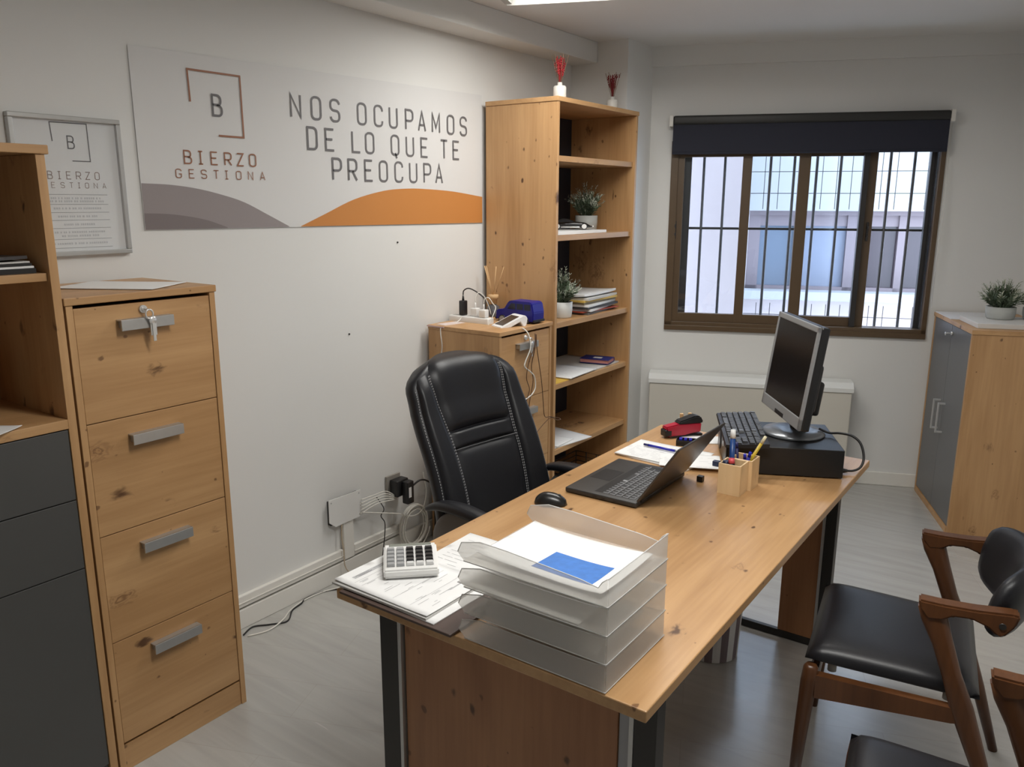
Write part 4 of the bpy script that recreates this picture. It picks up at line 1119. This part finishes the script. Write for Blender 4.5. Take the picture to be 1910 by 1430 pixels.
# stapler
r = root('stapler', 'red and black stapler at the far corner of the desk', 'stapler', (-1.215, 2.885, .7504), math.radians(55)); r.scale = (1.1, 1.1, 1.15)
b = B(); b.prism([(-.072, -.018, .0), (-.085, -.018, .040), (-.030, -.018, .048), (.060, -.018, .046), (.058, -.018, .012), (.02, -.018, .010), (-.02, -.018, .0)], (0, .036, 0))
bmesh.ops.recalc_face_normals(b.bm, faces=b.bm.faces); bmesh.ops.bevel(b.bm, geom=list(b.bm.edges), offset=.004, segments=2, affect='EDGES', clamp_overlap=True); b.build('body', REDP, r, world=False)
b = B(); b.prism([(-.035, -.019, .046), (-.030, -.019, .056), (.035, -.019, .072), (.055, -.019, .068), (.068, -.019, .046), (.060, -.019, .044)], (0, .038, 0))
bmesh.ops.recalc_face_normals(b.bm, faces=b.bm.faces); bmesh.ops.bevel(b.bm, geom=list(b.bm.edges), offset=.004, segments=2, affect='EDGES', clamp_overlap=True); b.build('lever', BLACKP, r, world=False)
B().box(-.070, .065, -.020, .020, .0, .008, .003).build('base_plate', BLACKP, r, world=False)
B().box(-.088, -.060, -.0185, .0185, .006, .030, .004).build('nose', BLACKP, r, world=False)
# small upright holder with clips behind the stapler
r = root('clip_holder', 'small clear holder of clips behind the red stapler', 'holder', (-1.235, 2.945, .7504), math.radians(30))
b = B(); b.box(-.03, .03, -.014, .014, 0, .055, .003); b.build('cup', POT, r, world=False)
b = B(); b.box(-.026, -.012, -.006, .006, .05, .074, .002); b.box(.006, .020, -.008, .004, .05, .078, .002); b.build('clip', REED, r, world=False)
sheet('note_paper', 'white notes lying beside the red stapler', 'paper', -1.135, 2.865, .7504, L_=.15, W_=.10, rz=.5, th=.003)
r = root('stamp_box', 'low dark box holding blue clips beside the white notes', 'box', (-1.150, 2.775, .7504), math.radians(20))
b = B(); b.box(-.045, .045, -.022, .022, 0, .004, .001)
for y in (-.022, .020): b.box(-.045, .045, y, y + .002, .004, .022)
for x in (-.045, .043): b.box(x, x + .002, -.02, .02, .004, .022)
b.build('body', BLACKM, r, world=False); b = B()
for i in range(3): b.box(-.035 + .018 * i, -.023 + .018 * i, -.012, .012, .004, .026, .002)
b.build('clip', BLUEP, r, world=False)
tag(B().box(-.962, -.942, 2.405, 2.424, .7504, .770, .0015).build('eraser', BLACKM), 'tiny black block on the desk between laptop and pen holder', 'eraser')
r = root('rubber_stamp', 'small navy rubber stamp beside the wooden pen holder', 'stamp', (-.955, 2.560, .7504)); 
B().box(-.975, -.935, 2.55, 2.575, .7504, .762, .002).build('base', PINE, r); B().box(-.968, -.942, 2.553, 2.572, .7624, .782, .003).build('body', P('navy_plastic', (.012, .02, .06), .4), r)
# pen holders
for x0, y0, l in ((-.868, 2.346, 'square pale wooden pen holder in front, holding a marker'), (-.857, 2.4195, 'square pale wooden pen holder against the desktop computer')):
    r = root('pen_holder', l, 'pen holder', (x0 + .036, y0 + .036, .7504), 0, 'square wooden pen holders')
    b = B(); t = .005; W_ = .072; z0, z1 = .7504, .850
    b.box(x0, x0 + W_, y0, y0 + W_, z0, z0 + .006)
    for a in ((x0, x0 + W_, y0, y0 + t), (x0, x0 + W_, y0 + W_ - t, y0 + W_), (x0, x0 + t, y0 + t, y0 + W_ - t), (x0 + W_ - t, x0 + W_, y0 + t, y0 + W_ - t)): b.box(*a, z0 + .006, z1, .0008)
    b.build('box', PINE, r)
zc = .7572
pen('marker_pen', 'blue marker with a white cap standing in the front pen holder', 'pen', (-.835, 2.375, zc), (-.846, 2.398, .950), .0085, P('marker_blue', (.015, .06, .22), .35), BLACKP, WHITEP)
pen('highlighter', 'dark highlighter with a pink cap in the front pen holder', 'pen', (-.826, 2.361, zc), (-.834, 2.365, .866), .010, BLACKP, BLACKP, P('pink_cap', (.75, .10, .12), .4))
pen('glue_stick', 'navy glue stick beside the pink-capped highlighter', 'glue stick', (-.852, 2.367, zc), (-.853, 2.372, .853), .011, P('navy_plastic', (.012, .02, .06), .4), BLACKP)
pen('pencil', 'yellow pencil leaning out of the pen holder by the computer', 'pencil', (-.842, 2.440, zc), (-.764, 2.468, .925), .0052, YELP, P('lead', (.03, .03, .03), .5), P('rubber_tip', (.75, .68, .45), .5))
for (a, c, m, l) in (((-.838, 2.448, zc), (-.784, 2.468, .888), P('teal_pen', (.01, .045, .16), .4), 'dark teal pen leaning beside the yellow pencil'),
                     ((-.830, 2.455, zc), (-.800, 2.440, .873), BLUEP, 'blue capped pen in the holder by the computer, next to the pencil'),
                     ((-.820, 2.460, zc), (-.815, 2.432, .866), BLUEP, 'short blue pen between the two wooden pen holders'),
                     ((-.845, 2.470, zc), (-.856, 2.465, .890), P('pen_navy', (.01, .012, .10), .4), 'navy pen upright behind the blue marker')):
    pen('ballpoint_pen', l, 'pen', a, c, .0052, m, SILVERP, None, 'pens in the wooden holders')
# ------------------------------------------------------------------ plants
def plant(label, loc, pr, ph, fh, spread, n, seed, potmat, square=False):
    r = root('potted_plant', label, 'plant', loc, 0, None); x, y, z = loc
    B().lathe([(0, 0), (pr * .86, 0), (pr * .93, .006), (pr, ph * .5), (pr, ph), (pr - .006, ph), (pr - .010, ph - .012), (0, ph - .014)], loc, 28).build('pot', potmat, r)
    B().lathe([(0, ph - .012), (pr - .009, ph - .013)], loc, 20).build('soil', P('dark_soil', (.03, .025, .02), .9), r)
    rd = random.Random(seed); b = B()
    for i in range(n):
        a = rd.uniform(0, 2 * PI); k = rd.random() ** .6; lean = k * spread; h = fh * rd.uniform(.62, 1.0) * (1 - .35 * k)
        p0 = Vector((x + pr * .55 * k * math.cos(a), y + pr * .55 * k * math.sin(a), z + ph - .014)); dr = Vector((math.cos(a), math.sin(a), 0))
        pts = [p0 + dr * lean * t ** 1.5 + Vector((0, 0, h * (t - .18 * k * t * t))) for t in [j / 6 for j in range(7)]]
        b.mi = 0; b.tube(pts, [.0016] * 5 + [.0012, .0008], 4, caps=False)
        for t in [j / 13 for j in range(2, 14)]:
            j = min(5, int(t * 6)); f = t * 6 - j; q0 = pts[j].lerp(pts[j + 1], f); tn = (pts[j + 1] - pts[j]).normalized()
            b.mi = 1 if (t > .72 or rd.random() < .15) else 0
            ll = (.032 if t < .72 else .018) * rd.uniform(.7, 1.25)
            for s in range(2):
                aa = rd.uniform(0, 2 * PI); o1 = tn.orthogonal().normalized(); o2 = tn.cross(o1)
                out = (o1 * math.cos(aa) + o2 * math.sin(aa)) * .75 + tn * .8; out.normalize(); wd_ = out.cross(tn).normalized() * ll * .13
                tip = q0 + out * ll; mid = q0 + out * ll * .5
                b.poly([q0, mid + wd_, tip, mid - wd_])
    b.build('foliage', [LEAF, LEAFP], r, recalc=False)
    return r
plant('bushy sage-green plant in grey pot behind the black model car', (-2.310, 3.955, 1.4935), .062, .086, .215, .085, 60, 3, POT)
plant('small sage-green plant in white pot on the shelf beside the paper pile', (-2.205, 3.545, 1.0645), .055, .082, .205, .085, 52, 5, P('pale_pot', (.62, .63, .61), .5))
plant('pale sage-green plant in grey pot on top of the grey-doored cupboard', (-.330, 4.735, 1.0805), .068, .062, .185, .085, 56, 8, POT)
plant('second grey plant pot on the cupboard, cut off by the photo edge', (-.185, 4.80, 1.0805), .055, .060, .15, .04, 34, 11, POT)
# white slab and sheet on the cupboard (cupboard frame: x = depth, y = along the front)
o = B().box(.035, .41, .060, .36, 1.0555, 1.080, .002).build('ledger', P('ledger_white', (.66, .65, .63), .6)); o.location = (CO.x, CO.y, 0); o.rotation_euler = (0, 0, ANG)
tag(o, 'thick white ledger under the plants on the cupboard', 'ledger')
o = B().box(-.002, .30, .375, .685, 1.0555, 1.0585).build('paper_pad', P('pad_white', (.74, .74, .76), .6)); o.location = (CO.x, CO.y, 0); o.rotation_euler = (0, 0, ANG)
tag(o, 'thin white pad on the window end of the cupboard', 'paper')

# ------------------------------------------------------------------ reed diffusers
def diffuser(label, x, y, z, fm, seed, bunch):
    r = root('reed_diffuser', label, 'diffuser', (x, y, z), 0, 'diffusers on the bookshelf top')
    B().lathe([(0, 0), (.029, 0), (.031, .003), (.031, .050), (.026, .056), (.012, .058), (.011, .072), (.008, .072), (.008, .06), (0, .06)], (x, y, z), 24).build('bottle', POTW, r)
    rd = random.Random(seed); b = B()
    for i in range(6):
        a = 2 * PI * i / 6 + .4; d = Vector((math.cos(a), math.sin(a), 0)); b.tube([Vector((x, y, z + .062)) + d * .004, Vector((x, y, z + .192)) + d * .040], .0013, 5)
    b.build('reed', P('dark_reed', (.20, .11, .07), .8), r)
    b = B()
    for i in range(46):
        a = rd.uniform(0, 2 * PI); k = rd.random() ** .5; h = rd.uniform(.06, .115); q0 = Vector((x, y, z + .068)); e = q0 + Vector((math.cos(a) * .032 * k * h / .11, math.sin(a) * .032 * k * h / .11, h))
        b.tube([q0, e], .0009, 4, caps=False)
        for j in range(bunch): b.ball(e - Vector((0, 0, .010 * j)) + Vector((rd.uniform(-.003, .003), rd.uniform(-.003, .003), 0)), .0026, .0026, .005, 6, 4)
    b.build('dried_flower', fm, r)
diffuser('white reed diffuser with bright red dried flowers on the bookshelf corner', -2.150, 3.405, 2.1325, REDF, 2, 4)
diffuser('white reed diffuser with dark red flowers on the bookshelf by the column', -2.20, 4.015, 2.1325, REDD, 4, 2)
r = root('reed_diffuser', 'reed diffuser with a wooden cap behind the blue toy van', 'diffuser', (-2.440, 3.262, 1.0725)); x, y, z = -2.440, 3.262, 1.0725
B().lathe([(0, 0), (.030, 0), (.032, .004), (.032, .060), (.014, .070), (.014, .074), (0, .074)], (x, y, z), 20).build('bottle', P('smoky_glass', (.10, .10, .11), .1), r)
B().lathe([(.014, .072), (.020, .074), (.020, .098), (.026, .100), (.026, .120), (0, .121)], (x, y, z), 20).build('cap', REED, r)
b = B()
for dx, dy, w_ in ((-.055, .0, .0045), (-.048, .004, .0035), (.018, 0, .0035), (.062, .006, .002)): b.tube([(x + dx * .1, y + dy, z + .118), (x + dx, y + dy, z + .262)], w_ * .7, 6)
b.build('reed', REED, r)

# ------------------------------------------------------------------ model cars
def wheel_set(r, spots, rad, wid, hubm):
    for (x, y) in spots:
        wv = B().tube([(x, y - wid / 2, rad), (x, y + wid / 2, rad)], rad, 20).build('wheel', BLACKP, r, world=False)
        B().tube([(x, y - wid / 2 - .0008, rad), (x, y + wid / 2 + .0008, rad)], rad * .76, 16).build('hubcap', hubm, wv)
r = root('model_car', 'black model sports car on white papers in the tall bookshelf', 'model car', (-2.275, 3.735, 1.5102), math.radians(30))
CAR = P('car_black_paint', (.006, .006, .006), .12, coat=.6)
b = B()
def car(a, c):
    """lower body: x along the car, rounded section"""
    x = -.100 + .200 * a
    top = .030 + .007 * math.sin(PI * min(1, a * 1.1)) - .014 * sstep(.80, 1, a) - .006 * sstep(.2, 0, a)
    hw = .036 * (max(.0, 1 - abs(2 * a - 1) ** 6)) ** .5
    t = 2 * PI * c; k = max(.02, 1 - abs(2 * a - 1) ** 14) ** .5
    cy, cz = math.copysign(abs(math.cos(t)) ** .6, math.cos(t)), math.copysign(abs(math.sin(t)) ** .6, math.sin(t))
    return Vector((x, hw * cy, .009 + (top - .009) / 2 + (top - .009) / 2 * cz * k))
b.grid(car, 24, 24); bmesh.ops.remove_doubles(b.bm, verts=b.bm.verts, dist=.0003); b.build('body', CAR, r, world=False)
b = B()
def cab(a, c):
    x = -.075 + .095 * a; h = .020 * math.sin(PI * a ** .8) ** .7 if 0 < a < 1 else 0; t = PI * c
    return Vector((x, .029 * math.cos(t) * (1 - .25 * math.sin(t)), .031 + h * math.sin(t) ** .7))
b.grid(cab, 16, 14); b.build('cabin', P('car_glass', (.025, .027, .03), .08), r, world=False)
B().box(-.045, .040, -.0375, -.033, .008, .013, .001).build('side_pipe', CHROME, r, world=False)
b = B(); b.box(.097, .102, -.028, .028, .012, .016, .001); b.box(-.102, -.096, -.028, .028, .014, .018, .001); b.build('bumper', CHROME, r, world=False)
wheel_set(r, ((-.060, -.032), (-.060, .032), (.060, -.032), (.060, .032)), .0145, .013, P('white_hub', (.75, .74, .72), .35))
r.scale = (1.18, 1.1, 1.12)

r = root('toy_van', 'blue toy off-road van on the low filing cabinet', 'toy van', (-2.225, 3.190, 1.0724), math.radians(178))
b = B(); prof = [(-.112, .020), (-.114, .064), (-.104, .108), (-.090, .114), (.028, .114), (.038, .108), (.066, .070), (.106, .066), (.114, .056), (.114, .020)]
b.prism([(x, -.046, z) for x, z in prof], (0, .092, 0)); bmesh.ops.recalc_face_normals(b.bm, faces=b.bm.faces); bmesh.ops.bevel(b.bm, geom=list(b.bm.edges), offset=.004, segments=2, affect='EDGES', clamp_overlap=True)
b.build('body', BLUEC, r, world=False)
VG = P('van_glass', (.010, .012, .03), .15)
for s in (-1, 1):
    for x0, x1, tilt_ in ((-.096, -.060, 0), (-.053, -.015, 0), (-.008, .040, .022)):
        b = B(); y = s * .0462; b.prism([(x0, y, .074), (x1, y, .074), (x1 - tilt_, y, .102), (x0, y, .102)], (0, s * .001, 0)); b.build('window', VG, r, world=False)
b = B(); b.box(-.118, -.110, -.044, .044, .018, .030, .002); b.box(.110, .120, -.044, .044, .018, .030, .002); b.build('bumper', BLACKP, r, world=False)
b = B()
for y in (-.032, .032): b.tube([(.114, y, .046), (.118, y, .046)], .009, 14)
b.build('headlamp', CHROME, r, world=False)
wheel_set(r, ((-.068, -.042), (-.068, .042), (.072, -.042), (.072, .042)), .021, .016, SILVERP)

# ------------------------------------------------------------------ on the low filing cabinet
zt0 = 1.0722
r = root('power_strip', 'white multi-socket power strip on the low filing cabinet', 'power strip', (-2.41, 3.038, zt0))
B().box(-2.528, -2.286, 3.012, 3.062, zt0, zt0 + .038, .006, 3).build('body', WHITEP, r)
b = B()
for x in (-2.50, -2.455, -2.41, -2.365, -2.32): b.tube([(x, 3.037, zt0 + .0382), (x, 3.037, zt0 + .0388)], .017, 18)
b.build('outlet', P('outlet_shade', (.55, .545, .53), .5), r)
zs = zt0 + .0392
r = root('plug_adapter', 'tall black plug adapter standing in the white power strip', 'plug', (-2.455, 3.037, zs)); B().box(-2.470, -2.440, 3.020, 3.054, zs, zs + .072, .005, 3).build('body', BLACKP, r); B().tube([(-2.455, 3.037, zs + .0722), (-2.455, 3.037, zs + .096)], [.006, .004], 10).build('strain_relief', BLACKP, r)
for x, h, l in ((-2.385, .040, 'taller white phone charger in the power strip, behind the cube charger'), (-2.325, .038, 'white cube charger at the end of the power strip')):
    y = 3.044 if h == .040 else 3.032
    r = root('phone_charger', l, 'charger', (x, y, zs), 0, 'white phone chargers'); B().box(x - .019, x + .019, y - .016, y + .016, zs, zs + h, .004, 3).build('body', WHITEP, r); B().tube([(x, y, zs + h), (x, y, zs + h + .026)], [.0055, .0035], 10).build('cable_plug', WHITEP, r)
cable('black lead arching from the black adapter behind the chargers', [(-2.455, 3.037, zs + .098), (-2.452, 3.040, zs + .120), (-2.43, 3.055, zs + .130), (-2.39, 3.08, zs + .105), (-2.35, 3.10, zs + .060), (-2.335, 3.105, zs + .0), (-2.335, 3.105, zt0 + .004)], .003, BCABLE, name='adapter_lead')
cable('white lead rising from the taller phone charger', [(-2.385, 3.044, zs + .068), (-2.385, 3.050, zs + .098), (-2.378, 3.065, zs + .112), (-2.36, 3.085, zs + .09), (-2.34, 3.10, zs + .03), (-2.33, 3.11, zt0 + .004)], .0022, WCABLE, name='charger_lead')
cable('white lead looping from the cube charger over the terminal', [(-2.325, 3.032, zs + .066), (-2.322, 3.036, zs + .088), (-2.305, 3.045, zs + .094), (-2.288, 3.056, zs + .066), (-2.278, 3.064, zs + .050), (-2.272, 3.040, zs + .02), (-2.278, 3.004, zt0 + .006), (-2.262, 2.996, zt0 + .004), (-2.25, 3.002, zt0 + .004)], .0022, WCABLE, name='charger_lead')
cable('white lead hanging down the side of the low filing cabinet', [(-2.44, 3.008, zs - .002), (-2.445, 2.99, zt0 + .018), (-2.442, 2.93, zt0 + .004), (-2.436, 2.852, zt0 + .006), (-2.432, 2.838, 1.05), (-2.428, 2.842, .98), (-2.45, 2.842, .90), (-2.49, 2.842, .83), (-2.50, 2.842, .6)], .0026, WCABLE, name='side_lead')
# card terminal
r = root('card_terminal', 'white card payment terminal tilted towards the room on the filing cabinet', 'card terminal', (-2.185, 3.045, zt0 + .0004), math.radians(-22))
b = B(); b.prism([(-.045, -.072, .0), (-.045, -.074, .012), (-.045, .050, .060), (-.045, .066, .058), (-.045, .076, .044), (-.045, .068, .010), (-.045, .055, .0), (-.045, .035, .030), (-.045, -.02, .008)], (.090, 0, 0))
bmesh.ops.recalc_face_normals(b.bm, faces=b.bm.faces); bmesh.ops.bevel(b.bm, geom=list(b.bm.edges), offset=.003, segments=2, affect='EDGES', clamp_overlap=True); b.build('body', P('terminal_white', (.82, .82, .82), .3), r, world=False)
ang_ = math.atan2(.048, .124); ax = (Vector((1, 0, 0)), Vector((0, math.cos(ang_), math.sin(ang_))), Vector((0, -math.sin(ang_), math.cos(ang_))))
B().obox(Vector((0, -.012, .0368)), ax, (.068, .098, .0016)).build('screen', P('terminal_screen', (.045, .030, .022), .25), r, world=False)
sheet('leaflet', 'pinkish leaflets at the wall corner of the low filing cabinet', 'leaflet', -2.470, 2.945, zt0 + .0004, L_=.10, W_=.21, rz=.02, th=.006, curl=.002, mat=P('leaflet_pink', (.55, .38, .35), .6))
sheet('leaflet', 'pale leaflet on top of the pinkish leaflets beside the power strip', 'leaflet', -2.450, 2.935, zt0 + .0100, L_=.065, W_=.13, rz=-.15, th=.001, mat=P('leaflet_pale', (.70, .60, .57), .6))
# leads hanging over the drawer fronts
xf = -2.066
cable('white charging lead hanging over the front of the low filing cabinet', [(-2.12, 3.02, zt0 + .006), (-2.092, 3.03, zt0 + .006), (-2.066, 3.035, 1.05), (xf + .008, 3.038, .99), (xf, 3.010, .93), (xf, 3.005, .905), (xf, 3.05, .875), (xf, 3.085, .845), (xf, 3.095, .795), (xf, 3.07, .765), (xf, 3.02, .75), (xf, 2.98, .745)], .0030, WCABLE, name='charging_lead')
for i, (l, pts) in enumerate((('thin brown lead hanging in a loop from the top drawer pull', [(xf + .012, 3.07, 1.055), (xf + .012, 3.066, .99), (xf + .004, 3.035, .93), (xf, 3.02, .85), (xf, 3.045, .79), (xf, 3.02, .74), (xf, 3.01, .66)]),
                       ('thin brown lead crossing the drawer fronts beside the white one', [(xf + .012, 3.072, 1.05), (xf + .012, 3.072, .99), (xf, 3.06, .90), (xf, 3.075, .83), (xf, 3.055, .76), (xf, 3.04, .70), (xf, 3.03, .60)]),
                       ('thin brown lead trailing from the drawers into the bookshelf', [(xf + .012, 3.08, 1.05), (xf + .012, 3.085, .99), (xf, 3.125, .90), (xf, 3.15, .80), (xf, 3.165, .70), (xf, 3.18, .63), (xf - .002, 3.24, .615), (xf - .01, 3.30, .585), (xf - .02, 3.36, .572), (xf - .03, 3.335, .585), (xf, 3.22, .61), (xf, 3.12, .57), (xf, 3.08, .54)]))):
    cable(l, pts, .0020, BRCABLE, name='thin_lead')
sheet('paper_sheet', 'white sheet lying on top of the tall filing cabinet', 'paper', -2.315, 1.262, 1.4072, rz=.55, th=.0012, curl=.001)

# ------------------------------------------------------------------ things in the tall bookshelf
def on_shelf(name, label, cat, x0, x1, y0, y1, z, th, mat, rz=0.0, curl=0.0, prints=0, seed=1, group=None):
    return sheet(name, label, cat, (x0 + x1) / 2, (y0 + y1) / 2, z, x1 - x0, y1 - y0, rz, th, curl, mat, prints, group, seed)
on_shelf('paper_pile', 'white papers under the black model car in the bookshelf', 'paper', -2.40, -2.125, 3.36, 3.86, 1.4935, .014, PAPER, .02, .001)
# pile of files beside the small plant
zz = 1.0645; rd = random.Random(21)
pile = [('grey cardboard folder at the bottom of the bookshelf pile', .012, P('file_dark', (.13, .12, .11), .6), .10), ('thin red folder near the bottom of the bookshelf pile', .004, P('file_red', (.38, .06, .03), .6), -.05), ('white documents above the red folder in the bookshelf pile', .012, PAPER, .16),
        ('black file in the lower middle of the bookshelf pile', .012, P('file_black', (.05, .05, .05), .6), .05), ('white stapled documents above the black file in the pile', .012, PAPER, .11),
        ('khaki folder in the middle of the bookshelf pile', .012, P('file_khaki', (.30, .26, .17), .7), .03), ('yellow folder in the upper part of the bookshelf pile', .010, P('file_yellow', (.66, .44, .10), .6), .0), ('pale documents just under the top sheets of the pile', .012, PAPERG, .08), ('curling white sheets on top of the bookshelf pile', .012, PAPER, .03)]
for i, (l, th, m, rz) in enumerate(pile):
    sheet('document_file', l, 'document', -2.292 + rd.uniform(-.010, .010), 3.855 + rd.uniform(-.012, .012), zz, .30, .37, rz, th, .010 if i == len(pile) - 1 else 0.0, m, 0, 'pile of files in the bookshelf'); zz += th + .0006
on_shelf('printed_sheet', 'printed white sheet hanging over the edge of the blue book shelf', 'paper', -2.38, -2.112, 3.47, 3.77, .7575, .003, PAPER, .06, .0015, 7, 31)
on_shelf('newspaper', 'large grey printed paper under the blue book', 'paper', -2.48, -2.13, 3.66, 4.06, .7505, .006, PAPERG, .03, .001, 8, 32)
on_shelf('envelope', 'yellow envelope at the edge of the blue book shelf', 'envelope', -2.26, -2.118, 3.335, 3.52, .7505, .003, P('envelope_yellow', (.70, .45, .08), .6))
r = root('hardback_book', 'thick blue hardback book lying on papers in the bookshelf', 'book', (-2.215, 3.95, .7625), math.radians(12))
b = B(); b.box(-.085, .085, -.060, .060, 0, .0025); b.box(-.085, .085, -.060, .060, .0215, .024); b.box(-.085, .085, .058, .0605, .0, .024); b.build('cover', P('book_blue', (.012, .022, .16), .45), r, world=False)
B().box(-.082, .082, -.056, .057, .0026, .0214).build('pages', P('book_red_edge', (.50, .20, .17), .7), r, world=False)
B().box(-.02, .03, -.02, .02, .0241, .0245).build('cover_emblem', PAPERG, r, world=False)
on_shelf('paper_sheet', 'white sheets sliding off the lowest visible bookshelf board', 'paper', -2.40, -2.105, 3.36, 3.70, .4025, .004, PAPER, -.16, .001, 0)
on_shelf('paper_sheet', 'white notepad on the lowest visible bookshelf board', 'paper', -2.33, -2.125, 3.38, 3.56, .4090, .004, PAPER, .05, .001, 5, 34)
r = root('wire_basket', 'dark wire desk organiser in the bottom of the bookshelf', 'organiser', (-2.28, 3.86, .0955))
b = B()
for k in range(4):
    z = .10 + .03 * k; b.tube([(-2.37, 3.72, z), (-2.17, 3.72, z), (-2.17, 4.0, z), (-2.37, 4.0, z), (-2.37, 3.72, z)], .003, 6)
for x in (-2.37, -2.30, -2.23, -2.17):
    for y in (3.72, 4.0): b.tube([(x, y, .0985), (x, y, .19)], .003, 6)
b.build('frame', DARKGP, r)

# ------------------------------------------------------------------ things in the shelf cabinet
zz = 1.4724
for i, (l, th, m) in enumerate((('black binder at the bottom of the pile in the shelf cabinet', .012, BLACKM), ('white magazine near the bottom of the shelf cabinet pile', .005, PAPER), ('dark magazine in the middle of the shelf cabinet pile', .006, BLACKM), ('grey magazine second from the top in the shelf cabinet', .004, PAPERG), ('dark magazine on top of the pile in the shelf cabinet', .008, P('magazine_dark', (.06, .055, .055), .4)))):
    sheet('magazine', l, 'magazine', -2.30, .80 - .006 * i, zz, .26, .34, .03 * (i - 2), th, .004 if i == 4 else 0.0, m, 0, 'magazines in the shelf cabinet'); zz += th + .0008
r = root('glass_vase', 'glossy black vase in the shelf cabinet', 'vase', (-2.36, .88, 1.0915))
B().lathe([(0, 0), (.045, 0), (.048, .006), (.046, .016), (.040, .03), (.050, .10), (.046, .15), (.040, .16), (.036, .15), (.036, .03), (0, .02)], (-2.36, .86, 1.0915), 28).build('body', P('black_gloss', (.006, .006, .007), .08), r)
B().lathe([(.0475, .008), (.0495, .011), (.0475, .014)], (-2.36, .86, 1.0915), 28).build('band', CHROME, r)
sheet('torn_paper', 'torn white paper on the open board above the grey drawers', 'paper', -2.185, .79, 1.0914, .16, .10, .5, .0012, .004)
